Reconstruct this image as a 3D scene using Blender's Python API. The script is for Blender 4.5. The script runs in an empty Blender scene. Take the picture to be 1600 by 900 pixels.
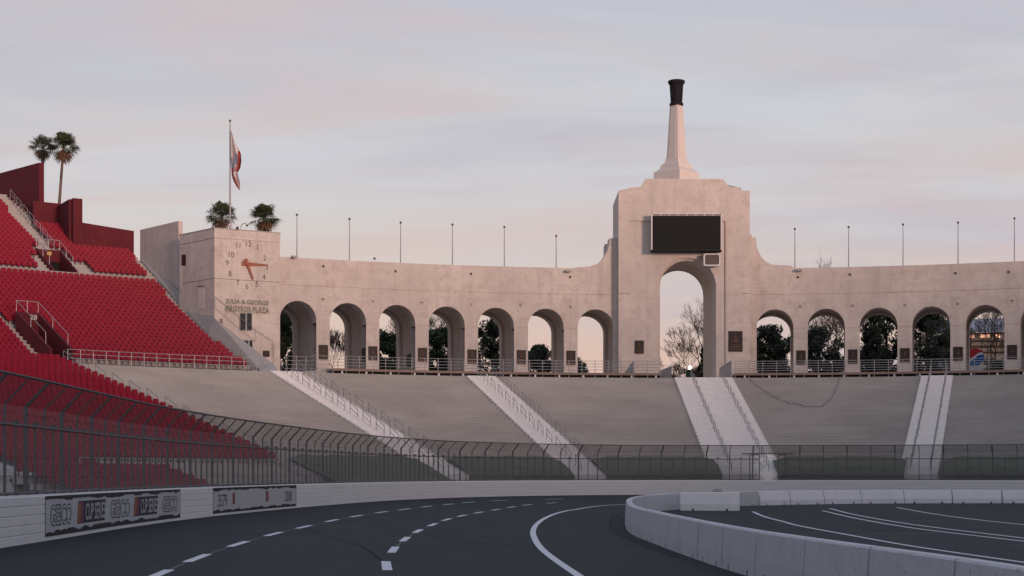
import bpy, bmesh, math, random
from math import sin, cos, pi, radians, sqrt, atan2, degrees
from mathutils import Vector, Matrix
rnd = random.Random(7)
S = bpy.context.scene
COL = S.collection
# ------------------------------------------------------------------ camera
FPX, HOR, EYE = 2600.0, 740.0, 1.8
cam = bpy.data.cameras.new('camera'); camo = bpy.data.objects.new('camera', cam); COL.objects.link(camo)
camo.location = (0, 0, EYE); camo.rotation_euler = (radians(90), 0, 0)
cam.sensor_width = 36; cam.lens = 36*FPX/1600; cam.shift_y = (HOR-450)/1600
cam.clip_start = 0.1; cam.clip_end = 9000
S.camera = camo
# ------------------------------------------------------------------ sky and sun
SUN_AZ, SUN_EL = radians(32), radians(4)          # behind the camera, to its right
sunv = Vector((sin(SUN_AZ)*cos(SUN_EL), -cos(SUN_AZ)*cos(SUN_EL), sin(SUN_EL)))
w = bpy.data.worlds.new('World'); S.world = w; w.use_nodes = True
nt = w.node_tree; nt.nodes.clear(); N = nt.nodes.new; Lk = nt.links.new
out = N('ShaderNodeOutputWorld')
sky = N('ShaderNodeTexSky'); sky.sky_type = 'NISHITA'; sky.sun_disc = False
sky.sun_elevation = radians(3); sky.sun_rotation = pi - SUN_AZ; sky.altitude = 60; sky.dust_density = 2.5
bgn = N('ShaderNodeBackground'); bgn.inputs[1].default_value = 0.10; Lk(sky.outputs[0], bgn.inputs[0])
tc = N('ShaderNodeTexCoord')
sep = N('ShaderNodeSeparateXYZ'); Lk(tc.outputs['Generated'], sep.inputs[0])
def math_n(op, a, b=None, c=None, tree=None):
    n = (tree or nt).nodes.new('ShaderNodeMath'); n.operation = op
    for i, v in enumerate((a, b, c)):
        if v is None: continue
        if isinstance(v, (int, float)): n.inputs[i].default_value = v
        else: (tree or nt).links.new(v, n.inputs[i])
    return n.outputs[0]
el = sep.outputs[2]
gr = N('ShaderNodeValToRGB'); Lk(math_n('MULTIPLY', math_n('MAXIMUM', el, 0.0), 2.0), gr.inputs[0])
cr = gr.color_ramp
def lin(c): 
    return tuple((v/255/12.92 if v/255 <= .04045 else ((v/255+.055)/1.055)**2.4) for v in c)+(1,)
stops = [(0.0, (214, 172, 160)), (.12, (220, 187, 173)), (.24, (215, 200, 194)), (.34, (207, 200, 202)),
         (.44, (200, 201, 208)), (.55, (193, 199, 211)), (.8, (166, 181, 206)), (1.0, (140, 164, 198))]
while len(cr.elements) < len(stops): cr.elements.new(.5)
for e, (p, c) in zip(cr.elements, stops): e.position = p; e.color = lin(c)
# cloud layer: the direction projected on a high flat deck, long soft streaks
den = math_n('ADD', math_n('ABSOLUTE', el), 0.12)
cmb = N('ShaderNodeCombineXYZ')
Lk(math_n('DIVIDE', sep.outputs[0], den), cmb.inputs[0]); Lk(math_n('DIVIDE', sep.outputs[1], den), cmb.inputs[1])
def cloud(scale, rot, sc, seed, lo, hi):
    mp = N('ShaderNodeMapping'); mp.inputs['Rotation'].default_value = (0, 0, rot); mp.inputs['Scale'].default_value = sc
    mp.inputs['Location'].default_value = (seed, seed*.7, 0)
    Lk(cmb.outputs[0], mp.inputs[0])
    n = N('ShaderNodeTexNoise'); n.inputs['Scale'].default_value = scale; n.inputs['Detail'].default_value = 7
    n.inputs['Roughness'].default_value = .55; n.inputs['Distortion'].default_value = .5
    Lk(mp.outputs[0], n.inputs[0])
    r = N('ShaderNodeMapRange'); r.interpolation_type = 'SMOOTHSTEP'
    r.inputs[1].default_value = lo; r.inputs[2].default_value = hi; Lk(n.outputs[0], r.inputs[0])
    return r.outputs[0]
def mixc(a, b, f, tree=None):
    t = tree or nt
    m = t.nodes.new('ShaderNodeMix'); m.data_type = 'RGBA'
    for sock, v in ((6, a), (7, b)):
        if isinstance(v, tuple): m.inputs[sock].default_value = v
        else: t.links.new(v, m.inputs[sock])
    if isinstance(f, (int, float)): m.inputs[0].default_value = f
    else: t.links.new(f, m.inputs[0])
    return m.outputs[2]
c1 = cloud(1.0, .25, (.55, 1.1, 1), 3.1, .42, .66)
c2 = cloud(2.2, .1, (.5, 1.0, 1), 8.3, .44, .64)
c3 = cloud(1.6, -.1, (.4, 1.3, 1), 14.7, .46, .66)
base = mixc(gr.outputs[0], lin((190, 184, 196)), math_n('MULTIPLY', c1, .8))
base = mixc(base, lin((212, 189, 186)), math_n('MULTIPLY', c2, .48))
fr = N('ShaderNodeMapRange'); fr.inputs[1].default_value = .09; fr.inputs[2].default_value = .17; fr.inputs[4].default_value = .5; Lk(el, fr.inputs[0])
base = mixc(base, lin((209, 213, 219)), math_n('MULTIPLY', c3, fr.outputs[0]))
bgc = N('ShaderNodeBackground'); bgc.inputs[1].default_value = 0.95; Lk(base, bgc.inputs[0])
msh = N('ShaderNodeMixShader'); msh.inputs[0].default_value = .86
Lk(bgn.outputs[0], msh.inputs[1]); Lk(bgc.outputs[0], msh.inputs[2]); Lk(msh.outputs[0], out.inputs[0])
sun = bpy.data.lights.new('sun', 'SUN'); sun.energy = 2.3; sun.angle = radians(10); sun.color = (1.0, .66, .52)
suno = bpy.data.objects.new('sun', sun); COL.objects.link(suno)
suno.rotation_euler = (-sunv).to_track_quat('-Z', 'Y').to_euler()
S.view_settings.view_transform = 'Standard'; S.view_settings.look = 'None'
S.view_settings.exposure = 0.26; S.view_settings.gamma = 1.0
S.render.engine = 'CYCLES'
# ------------------------------------------------------------------ placing helpers
def at(px, py, Y):
    return Vector(((px-800)*Y/FPX, Y, EYE+(HOR-py)*Y/FPX))
def ray_plane(px, A, B):
    """ground point where the sight line of column px meets the vertical plane through A, B"""
    k = (px-800)/FPX
    dx, dy = B[0]-A[0], B[1]-A[1]
    t = (k*A[1]-A[0])/(dx-k*dy)
    return A[0]+t*dx, A[1]+t*dy
def at_plane(px, py, A, B):
    x, y = ray_plane(px, A, B)
    return Vector((x, y, EYE+(HOR-py)*y/FPX))
ORD = ['first','second','third','fourth','fifth','sixth','seventh','eighth','ninth','tenth','eleventh','twelfth',
       'thirteenth','fourteenth','fifteenth','sixteenth','seventeenth','eighteenth','nineteenth','twentieth']
def ordw(i):
    if i < 20: return ORD[i]
    t = ['twenty','thirty','forty','fifty','sixty','seventy','eighty','ninety'][(i+1)//10-2]
    u = (i+1) % 10
    return (t[:-1]+'ieth') if u == 0 else t+'-'+ORD[u-1]
class MB:
    def __init__(s): s.v = []; s.f = []; s.m = []; s.cur = 0
    def poly(s, pts):
        i = len(s.v); s.v += [tuple(p) for p in pts]; s.f.append(tuple(range(i, i+len(pts)))); s.m.append(s.cur)
    def addfaces(s, vs, fs):
        i = len(s.v); s.v += [tuple(p) for p in vs]
        for f in fs: s.f.append(tuple(a+i for a in f)); s.m.append(s.cur)
    def hexa(s, b, t):
        s.addfaces(list(b)+list(t), [(3,2,1,0),(4,5,6,7),(0,1,5,4),(1,2,6,5),(2,3,7,6),(3,0,4,7)])
    def box(s, x0, y0, z0, x1, y1, z1):
        s.hexa([(x0,y0,z0),(x1,y0,z0),(x1,y1,z0),(x0,y1,z0)], [(x0,y0,z1),(x1,y0,z1),(x1,y1,z1),(x0,y1,z1)])
    def tube(s, p, q, r0, r1=None, n=6, cap=True):
        p, q = Vector(p), Vector(q); r1 = r0 if r1 is None else r1
        d = q-p
        if d.length < 1e-6: return
        d.normalize(); a = d.orthogonal().normalized(); b = d.cross(a)
        vs = [p+(a*cos(2*pi*k/n)+b*sin(2*pi*k/n))*r0 for k in range(n)]+[q+(a*cos(2*pi*k/n)+b*sin(2*pi*k/n))*r1 for k in range(n)]
        fs = [(k, (k+1) % n, n+(k+1) % n, n+k) for k in range(n)]
        if cap: fs += [tuple(range(n-1, -1, -1)), tuple(range(n, 2*n))]
        s.addfaces(vs, fs)
    def pipe(s, pts, r, n=6):
        for a, b in zip(pts, pts[1:]): s.tube(a, b, r, n=n)
    def lathe(s, prof, c, n=16, rot=0, cap=True):
        vs = []; 
        for r, z in prof:
            for k in range(n):
                a = rot+2*pi*k/n; vs.append((c[0]+r*cos(a), c[1]+r*sin(a), c[2]+z))
        fs = []
        for j in range(len(prof)-1):
            for k in range(n): fs.append((j*n+k, j*n+(k+1) % n, (j+1)*n+(k+1) % n, (j+1)*n+k))
        if cap: fs += [tuple(range(n-1, -1, -1)), tuple((len(prof)-1)*n+k for k in range(n))]
        s.addfaces(vs, fs)
    def prism(s, pts, off):
        """closed polygon pts (3-D, planar) pushed along off"""
        n = len(pts); off = Vector(off)
        vs = [Vector(p) for p in pts]+[Vector(p)+off for p in pts]
        s.addfaces(vs, [tuple(range(n)), tuple(range(2*n-1, n-1, -1))]+[(k, k+n, (k+1) % n+n, (k+1) % n) for k in range(n)])
def mesh(mb, name, mats, org=(0,0,0), smooth=False):
    me = bpy.data.meshes.new(name)
    o = org
    me.from_pydata([(a-o[0], b-o[1], c-o[2]) for a, b, c in mb.v], [], mb.f)
    for m in (mats if isinstance(mats, (list, tuple)) else [mats]): me.materials.append(m)
    if isinstance(mats, (list, tuple)) and len(mats) > 1: me.polygons.foreach_set('material_index', mb.m)
    if smooth: me.polygons.foreach_set('use_smooth', [True]*len(me.polygons))
    me.update(); return me
def tag(o, label=None, cat=None, group=None, kind=None):
    if label: o['label'] = label
    if cat: o['category'] = cat
    if group: o['group'] = group
    if kind: o['kind'] = kind
    return o
def link(name, me, parent=None, loc=(0,0,0), rz=0):
    o = bpy.data.objects.new(name, me); COL.objects.link(o); o.location = loc; o.rotation_euler = (0, 0, rz)
    if parent: o.parent = parent
    return o
def thing(name, label, cat, loc, rz=0, group=None):
    return tag(link(name, None, None, loc, rz), label, cat, group)
def part(name, mb, mats, parent, smooth=False, kind=None, label=None):
    """mb in world coordinates, parent an unrotated thing or a part sitting at its thing's origin"""
    org = Vector(parent.location)
    if parent.parent: org = Vector(parent.parent.location)+org
    o = link(name, mesh(mb, name, mats, org, smooth), parent)
    return tag(o, label, kind=kind)
def solo(name, mb, mats, label=None, cat=None, group=None, kind=None, smooth=False, loc=None):
    if loc is None:
        n = len(mb.v); loc = (sum(v[0] for v in mb.v)/n, sum(v[1] for v in mb.v)/n, min(v[2] for v in mb.v))
    if kind == 'structure': loc = (0,0,0)
    return tag(link(name, mesh(mb, name, mats, loc, smooth), None, loc), label, cat, group, kind)
def copy_tree(o, parent=None):
    c = o.copy(); COL.objects.link(c)
    if parent: c.parent = parent
    for ch in o.children: copy_tree(ch, c)
    return c
# ------------------------------------------------------------------ materials
def mat(name, col, rough=.8, metal=0, spec=.3, var=None, bump=None, extra=None):
    """var = list of (scale, amount, colour, stretch) blotches over the base colour"""
    m = bpy.data.materials.new(name); m.use_nodes = True; t = m.node_tree
    b = t.nodes['Principled BSDF']; b.inputs['Roughness'].default_value = rough; b.inputs['Metallic'].default_value = metal
    b.inputs['Specular IOR Level'].default_value = spec
    g = t.nodes.new('ShaderNodeNewGeometry')
    c = tuple(col)+(1,)
    for (sc, amt, c2, st, lo, hi) in (var or []):
        mp = t.nodes.new('ShaderNodeMapping'); mp.inputs['Scale'].default_value = st; t.links.new(g.outputs['Position'], mp.inputs[0])
        n = t.nodes.new('ShaderNodeTexNoise'); n.inputs['Scale'].default_value = sc; n.inputs['Detail'].default_value = 6; n.inputs['Roughness'].default_value = .6
        t.links.new(mp.outputs[0], n.inputs[0])
        r = t.nodes.new('ShaderNodeMapRange'); r.inputs[1].default_value = lo; r.inputs[2].default_value = hi; r.inputs[4].default_value = amt
        t.links.new(n.outputs[0], r.inputs[0])
        c = mixc(c, tuple(c2)+(1,), r.outputs[0], t)
    if isinstance(c, tuple): b.inputs['Base Color'].default_value = c
    else: t.links.new(c, b.inputs['Base Color'])
    if bump:
        n = t.nodes.new('ShaderNodeTexNoise'); n.inputs['Scale'].default_value = bump[0]; n.inputs['Detail'].default_value = 5
        t.links.new(g.outputs['Position'], n.inputs[0])
        bp = t.nodes.new('ShaderNodeBump'); bp.inputs['Strength'].default_value = bump[1]; bp.inputs['Distance'].default_value = bump[2]
        t.links.new(n.outputs[0], bp.inputs['Height']); t.links.new(bp.outputs[0], b.inputs['Normal'])
    if extra: extra(t, b, g)
    return m
I1 = (1,1,1)
def boards(t, b, g):
    """faint horizontal form-board bands and rain streaks in old concrete"""
    src = b.inputs['Base Color'].links[0].from_socket
    mp = t.nodes.new('ShaderNodeMapping'); mp.inputs['Scale'].default_value = (.15, .15, 5.0); t.links.new(g.outputs['Position'], mp.inputs[0])
    n = t.nodes.new('ShaderNodeTexNoise'); n.inputs['Scale'].default_value = 1.3; n.inputs['Detail'].default_value = 3; t.links.new(mp.outputs[0], n.inputs[0])
    r = t.nodes.new('ShaderNodeMapRange'); r.inputs[1].default_value = .45; r.inputs[2].default_value = .7; r.inputs[4].default_value = .12; t.links.new(n.outputs[0], r.inputs[0])
    c = mixc(src, (.30,.245,.215,1), r.outputs[0], t)
    mp = t.nodes.new('ShaderNodeMapping'); mp.inputs['Scale'].default_value = (1.6, 1.6, .12); t.links.new(g.outputs['Position'], mp.inputs[0])
    n = t.nodes.new('ShaderNodeTexNoise'); n.inputs['Scale'].default_value = 1.0; n.inputs['Detail'].default_value = 4; t.links.new(mp.outputs[0], n.inputs[0])
    r = t.nodes.new('ShaderNodeMapRange'); r.inputs[1].default_value = .5; r.inputs[2].default_value = .75; r.inputs[4].default_value = .24; t.links.new(n.outputs[0], r.inputs[0])
    c = mixc(c, (.27,.235,.22,1), r.outputs[0], t)
    t.links.new(c, b.inputs['Base Color'])
M = {}
M['peri'] = mat('old_concrete', (.56,.49,.44), .9, var=[(.35, .7, (.65,.575,.52), I1, .42, .6), (1.1, .6, (.43,.355,.315), I1, .5, .68), (.12, .5, (.48,.425,.39), I1, .42, .62), (4.5, .5, (.38,.32,.29), I1, .55, .7)], bump=(7, .35, .04), extra=boards)
M['pale'] = mat('pale_render', (.62,.55,.50), .85, var=[(1.2, .35, (.52,.46,.42), I1, .45, .7)], bump=(9, .2, .02))
M['terrace'] = mat('terrace_concrete', (.44,.42,.40), .9, var=[(.5, .6, (.37,.35,.335), (.5,.5,3), .4, .62), (.15, .5, (.33,.31,.295), I1, .42, .6), (3.5, .4, (.43,.41,.395), I1, .5, .7), (9, .4, (.24,.225,.215), I1, .55, .75)], bump=(10, .3, .02))
M['stairpaint'] = mat('white_stair_paint', (.76,.73,.71), .8, var=[(1.3, .4, (.60,.57,.555), I1, .45, .7), (8, .3, (.40,.375,.365), I1, .55, .72)])
M['concrete'] = mat('plain_concrete', (.36,.34,.33), .9, var=[(1.5, .4, (.26,.25,.245), I1, .45, .7)])
M['wall'] = mat('white_wall_paint', (.66,.65,.66), .6, var=[(.8, .35, (.55,.545,.56), (1,1,2), .45, .7), (14, .25, (.33,.335,.35), I1, .58, .75)], bump=(30, .1, .01))
M['krail'] = mat('barrier_paint', (.50,.51,.54), .75, var=[(1.1, .45, (.41,.42,.45), I1, .42, .65), (3.0, .4, (.40,.395,.40), (1,1,.35), .5, .68), (9, .4, (.42,.42,.43), I1, .55, .7), (16, .8, (.20,.185,.175), I1, .615, .64)], bump=(25, .3, .012))
M['krail_lit'] = mat('skylit_barrier_paint', (.70,.70,.72), .7, var=[(1.1, .4, (.58,.58,.60), I1, .42, .65), (9, .35, (.50,.50,.51), I1, .55, .7)], bump=(25, .3, .012))  # barrier paint whitened: skylight caught by the sloped faces put into the colour
M['asphalt'] = mat('asphalt', (.019,.0235,.029), .8, spec=.18, var=[(.3, .7, (.027,.032,.038), (1,.3,1), .5, .64), (.12, .7, (.013,.016,.021), (1,.35,1), .42, .58), (1.4, .5, (.029,.031,.036), (1,.2,1), .48, .62), (40, .5, (.045,.048,.052), I1, .55, .75)], bump=(60, .35, .012))
M['paint'] = mat('road_paint', (.58,.60,.64), .7, var=[(6, .4, (.50,.52,.56), I1, .5, .7)])
M['faint'] = mat('worn_road_paint', (.17,.18,.19), .8, var=[(3, .6, (.10,.105,.115), I1, .45, .65)])
M['seat'] = mat('red_plastic', (.25,.004,.023), .5, spec=.25, var=[(.6, .4, (.18,.0025,.018), I1, .4, .65), (2.2, .55, (.29,.014,.035), I1, .52, .68)])
M['seatd'] = mat('dark_red_plastic', (.10,.003,.010), .5, spec=.35)
M['maroon'] = mat('maroon_paint', (.105,.012,.019), .85, var=[(.7, .5, (.082,.010,.016), I1, .42, .65), (1.5, .4, (.135,.025,.032), I1, .5, .7)])
M['steel'] = mat('fence_steel', (.12,.122,.127), .65, metal=.1, var=[(5, .4, (.125,.125,.13), I1, .45, .7)])
M['wire'] = mat('fence_wire', (.15,.15,.155), .7, metal=.1)
M['rail'] = mat('galvanised_pipe', (.36,.35,.355), .5, metal=.4)
M['hoop'] = mat('grey_pipe', (.26,.26,.275), .55, metal=.3)
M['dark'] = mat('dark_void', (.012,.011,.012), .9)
M['deck'] = mat('tan_deck_fascia', (.25,.185,.155), .9, var=[(2, .4, (.19,.145,.125), I1, .45, .7)])
M['bronze'] = mat('bronze', (.035,.026,.024), .6, metal=.2, var=[(6, .5, (.065,.042,.034), I1, .48, .7)])
M['bronzef'] = mat('bronze_relief', (.11,.065,.048), .6, metal=.2)
M['bowl'] = mat('torch_metal', (.013,.012,.015), .7, metal=0, spec=.15, var=[(2, .4, (.024,.018,.017), I1, .45, .65)])
M['screen'] = mat('led_screen', (.008,.008,.010), .5, spec=.12, var=[(30, .4, (.02,.02,.022), I1, .45, .65)])
M['frame'] = mat('white_frame', (.62,.60,.60), .5)
M['clockhand'] = mat('copper_red_hand', (.30,.10,.06), .6)
M['letter'] = mat('dark_numerals', (.06,.05,.045), .6)
M['letterg'] = mat('grey_letters', (.19,.18,.145), .6)
M['letterw'] = mat('letter_edges', (.78,.74,.66), .6)
M['glass'] = mat('dark_glass', (.02,.022,.028), .15, spec=.5)
M['leaf'] = mat('evergreen_leaf', (.030,.048,.022), .7, var=[(1.2, .7, (.055,.075,.03), I1, .4, .65)])
M['leafd'] = mat('dark_evergreen_leaf', (.030,.040,.024), .7, var=[(1.2, .7, (.058,.066,.036), I1, .45, .65)])
M['bark'] = mat('bark', (.085,.06,.05), .95, bump=(12, .5, .05))
M['twig'] = mat('bare_twigs', (.12,.078,.065), .95)
M['palm'] = mat('palm_frond', (.045,.06,.028), .7, var=[(2, .6, (.085,.085,.04), I1, .45, .65)])
M['palmd'] = mat('dead_palm_frond', (.17,.10,.06), .9, var=[(3, .5, (.10,.06,.04), I1, .45, .65)])
M['palmt'] = mat('palm_trunk', (.15,.10,.08), .95, bump=(8, .5, .06))
M['grass'] = mat('turf', (.115,.125,.085), .95, var=[(1.2, .7, (.145,.15,.105), I1, .42, .65), (20, .5, (.028,.038,.02), I1, .45, .7)], bump=(25, .8, .06))
M['ground'] = mat('park_ground', (.07,.075,.045), .95, var=[(.02, .6, (.13,.11,.08), I1, .45, .6)])
M['flagw'] = mat('flag_white', (.62,.56,.57), .8); M['flagr'] = mat('flag_red', (.36,.07,.06), .8); M['flagb'] = mat('flag_grey_blue', (.16,.19,.23), .8)
M['ink'] = mat('black_print', (.015,.015,.02), .6); M['bannerw'] = mat('banner_white', (.42,.425,.45), .6, var=[(2, .3, (.36,.365,.39), I1, .45, .7)])
M['red'] = mat('sign_red', (.50,.03,.04), .6); M['blue'] = mat('sign_blue', (.02,.11,.38), .6); M['white'] = mat('sign_white', (.7,.7,.72), .6)
M['redp'] = mat('print_red', (.20,.05,.055), .6); M['yel'] = mat('sign_yellow', (.55,.36,.08), .6); M['purp'] = mat('print_purple', (.07,.03,.09), .6); M['orp'] = mat('print_orange', (.26,.11,.06), .6)
M['roofb'] = mat('blue_grey_roof', (.26,.29,.36), .6, var=[(.3, .4, (.2,.22,.29), (1,1,6), .45, .6)])
M['green'] = mat('green_cabinet', (.05,.085,.075), .7)
def emis(name, col, s):
    m = bpy.data.materials.new(name); m.use_nodes = True; b = m.node_tree.nodes['Principled BSDF']
    b.inputs['Base Color'].default_value = (.8,.8,.8,1); b.inputs['Emission Color'].default_value = tuple(col)+(1,); b.inputs['Emission Strength'].default_value = s
    return m
M['lamp'] = emis('lamp_glow', (1,.86,.66), 5); M['glow'] = emis('lit_windows', (1,.38,.2), .9)
# ------------------------------------------------------------------ plan curves
CX, CY = 17.1, 80.0
def pol(th, r, z):
    """th in degrees, 0 straight ahead, positive to the left"""
    t = radians(th); return Vector((CX-r*sin(t), CY+r*cos(t), z))
class Path:
    def __init__(s, pts, step=.25):
        P = [Vector((a, b)) for a, b in pts]; P = [2*P[0]-P[1]]+P+[2*P[-1]-P[-2]]
        fine = []
        for i in range(1, len(P)-2):
            for k in range(40):
                t = k/40; a, b, c, d = P[i-1], P[i], P[i+1], P[i+2]
                fine.append(.5*((2*b)+(c-a)*t+(2*a-5*b+4*c-d)*t*t+(3*b-a-3*c+d)*t**3))
        fine.append(P[-2])
        for _ in range(6): fine = [fine[0]]+[(fine[i-1]+fine[i]*2+fine[i+1])/4 for i in range(1, len(fine)-1)]+[fine[-1]]
        s.p = [fine[0]]; acc = 0
        for a, b in zip(fine, fine[1:]):
            d = (b-a).length; t = step-acc
            while t <= d: s.p.append(a+(b-a)*(t/d)); t += step
            acc = d-(t-step)
        s.step = step; s.len = step*(len(s.p)-1)
    def at(s, u):
        i = max(0, min(len(s.p)-2, int(u/s.step))); t = u/s.step-i
        return s.p[i]+(s.p[i+1]-s.p[i])*t
    def nrm(s, u):
        d = s.at(min(s.len, u+.6))-s.at(max(0, u-.6)); d.normalize(); return Vector((d.y, -d.x))   # to the right of travel
    def px(s, u): p = s.at(u); return 800+FPX*p.x/max(p.y, .1)
    def of_px(s, px, lo=0, hi=None):
        u = lo; hi = hi or s.len; best = (1e9, lo)
        while u < hi:
            p = s.at(u)
            if p.y > 3:
                d = abs(s.px(u)-px)
                if d < best[0]: best = (d, u)
            u += .1
        return best[1]
OW = Path([(-10.2,-60),(-10.2,-20),(-10.3,8),(-10.5,24),(-10.65,34.3),(-10.8,40),(-11.05,48),(-11.0,57.4),(-10.4,68),(-9.2,80.8),(-7.3,94.5),(-4.1,106.4),
           (0,114.2),(4.6,119.3),(10,122.2),(17,123.3),(23.5,122.6),(30,121),(36.6,118.4),(44,114),(51,107),(56,98),(58,86),(58,60),(58,10),(58,-40)])
IB = Path([(5.6,4),(5.6,12),(5.45,17.8),(5.0,22),(4.3,28.9),(4.0,35.2),(3.8,42.5),(3.7,50),(4.1,58),(4.6,65),(5.4,72),(6.7,78.5),(9.2,86),(13,93),(18,98),(24,101),(35,101.3),(48,101.5),(60,101.7)])
WZ0, WZ1 = .25, 1.32
# distance to the outer wall, for the slight banking of the road
_ow = [OW.at(u) for u in [i*1.5 for i in range(int(OW.len/1.5))]]
def gz(x, y):
    p = Vector((x, y)); d = min((q-p).length_squared for q in _ow)**.5
    t = max(0, min(1, 1-d/15)); return WZ0*t*t*(3-2*t)
def unp(px, py, lift=0):
    z = .12
    for _ in range(4):
        Y = (EYE-z)*FPX/(py-HOR); X = (px-800)*Y/FPX; z = gz(X, Y)
    return Vector((X, Y, z+lift))
# ------------------------------------------------------------------ ground and road
mb = MB()
xs = [-14+1.5*i for i in range(50)]; ys = [-62+2*i for i in range(96)]
idx = {}
for i, x in enumerate(xs):
    for j, y in enumerate(ys): idx[i, j] = len(mb.v); mb.v.append((x, y, gz(x, y)))
for i in range(len(xs)-1):
    for j in range(len(ys)-1): mb.f.append((idx[i,j], idx[i+1,j], idx[i+1,j+1], idx[i,j+1])); mb.m.append(0)
solo('race_track', mb, M['asphalt'], 'dark asphalt race track and paved infield inside the white walls', kind='structure', smooth=True)
mb = MB(); mb.poly([(-6000,-6000,-.06),(6000,-6000,-.06),(6000,9000,-.06),(-6000,9000,-.06)])
solo('ground', mb, M['ground'], 'ground the stadium stands on', kind='structure')
# the park outside stands at the level of the arcade floor
mb = MB(); n = 72
for k in range(n):
    a, b = 360*k/n, 360*(k+1)/n
    for r0, r1 in ((94, 150), (150, 400), (400, 6000)):
        mb.poly([pol(a, r0, 10.8), pol(a, r1, 10.8), pol(b, r1, 10.8), pol(b, r0, 10.8)])
park = [f for f in mb.f]
mb2 = MB()
for f in mb.f:
    vs = [mb.v[i] for i in f]
    if sum(v[1] for v in vs)/4 > 60: mb2.poly(vs)
solo('park_terrain', mb2, M['ground'], 'raised park ground behind the arcade', kind='structure')
M['tar'] = mat('tar_seam', (.011,.012,.015), .85, spec=.1)
# ---- markings
def strip(mbx, pts, w_, lift=.006):
    n = len(pts); L = []; R = []
    for i, p in enumerate(pts):
        d = (pts[min(n-1, i+1)]-pts[max(0, i-1)]); d.z = 0; d.normalize(); q = Vector((d.y, -d.x, 0))*w_/2
        for lst, s in ((L, -1), (R, 1)):
            v = p+q*s; lst.append(Vector((v.x, v.y, gz(v.x, v.y)+lift)))
    for i in range(n-1): mbx.poly([L[i], R[i], R[i+1], L[i+1]])
def dens(pts, m=6):
    P = [2*pts[0]-pts[1]]+pts+[2*pts[-1]-pts[-2]]; o = []
    for i in range(1, len(P)-2):
        for k in range(m):
            t = k/m; a, b, c, d = P[i-1:i+3]
            o.append(.5*((2*b)+(c-a)*t+(2*a-5*b+4*c-d)*t*t+(3*b-a-3*c+d)*t**3))
    return o+[pts[-1]]
lane1 = [(245,899,11),(309,872,19),(373,850,16),(428,834.5,14),(475,823.5,12),(519,813.5,11),(557,806.5,10),(596,800.5,9.5),(632,796,9),(667,791.5,9),(701,788,8.5),(732,785,9),(780,782,15),(866,779.3,26)]
lane2 = [(604,884,0),(615,859,0),(633,842.5,0),(653,830,0),(676,820,0),(698,812,0),(722,806,0),(748,801,0),(775,796.5,0),(799,792.5,0),(824,789,0),(862,786,0)]
dash_me = 0
for ln, nm in ((lane1, 'outer'), (lane2, 'inner')):
    C3 = [unp(a, b) for a, b, _ in ln]
    for i, p in enumerate(C3):
        d = (C3[min(len(C3)-1, i+1)]-C3[max(0, i-1)]).normalized()
        L = 2.9
        if nm == 'inner' and i == 0: d = Vector((-.085, 1, 0)).normalized()
        pa, pb = p-d*L/2, p+d*L/2
        m_ = MB(); strip(m_, [pa, p, pb], .18)
        solo('lane_dash', m_, M['paint'], 'white painted dash, %s from the camera in the %s dashed lane line' % (ordw(i), nm), 'lane dash', 'painted dashes of the lane lines')
# faint worn line between dashes
m_ = MB(); strip(m_, dens([unp(a, b) for a, b, _ in lane1[:-1]], 3), .035, .004)
solo('chalk_line', m_, M['faint'], 'faint thin guide line running through the outer dashes', 'line')
m_ = MB(); strip(m_, dens([unp(a, b) for a, b, _ in lane2[1:-1]], 3), .03, .004)
solo('chalk_line', m_, M['faint'], 'faint thin guide line running through the inner dashes', 'line')
cur = [(925,915),(900,897),(885,887),(865,873),(850,861),(840,850),(834,838),(833,830),(837,821),(847,812.5),(862,805),(880,799.5),(900,796),(937,790.5),(985,787.5)]
m_ = MB(); strip(m_, dens([unp(a, b) for a, b in cur]), .17)
solo('lane_line', m_, M['paint'], 'solid white curved line sweeping round the inside of the turn', 'lane line')
infl = [([(1176,799.5),(1195,807.5),(1225,815.5),(1250,822),(1337,838),(1425,853.5),(1600,879),(1700,892)], 'lowest and longest white line on the paved infield'),
        ([(1285,798),(1337.5,810),(1425,825),(1600,846),(1700,858)], 'lower of the close pair of white lines on the paved infield'),
        ([(1296,794.5),(1337,804.5),(1425,819.5),(1600,841),(1700,852)], 'upper of the close pair of white lines on the paved infield'),
        ([(1401,793),(1458,803),(1525,812),(1600,820),(1700,830)], 'farthest white line on the infield, nearest the rear barriers')]
for pts, lb in infl:
    m_ = MB(); strip(m_, dens([unp(a, b) for a, b in pts]), .14)
    solo('infield_line', m_, M['paint'], lb, 'painted line')
nb_ = 0
for (a, b, c, d) in [(1180,798.5,1290,798),(1195,804,1330,803),(1218,812.5,1345,811),(1260,822,1400,820),(1335,835.5,1470,832),(1325,793.5,1400,793),(1340,799,1425,798.5),(1355,805,1460,804),(1400,814,1530,812.5),(1440,825,1700,821),(1435,854,1720,851),(1330,836,1500,833)]:
    m_ = MB(); strip(m_, [unp(a+(c-a)*k/6, b+(d-b)*k/6) for k in range(7)], .07, .004)
    nb_ += 1; solo('bay_line', m_, M['faint'], 'thin faded infield line, %s by distance of those %s' % (ordw([1,2,3,4,5,1,2,3,4,5,6,5][nb_-1]-1), 'right of the close pair of lines' if nb_ in (6,7,8,9,10,11) else ('left of the close pair of lines' if nb_ < 6 else 'in the middle of the infield')), 'painted line', 'faded cross lines of the infield')
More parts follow.
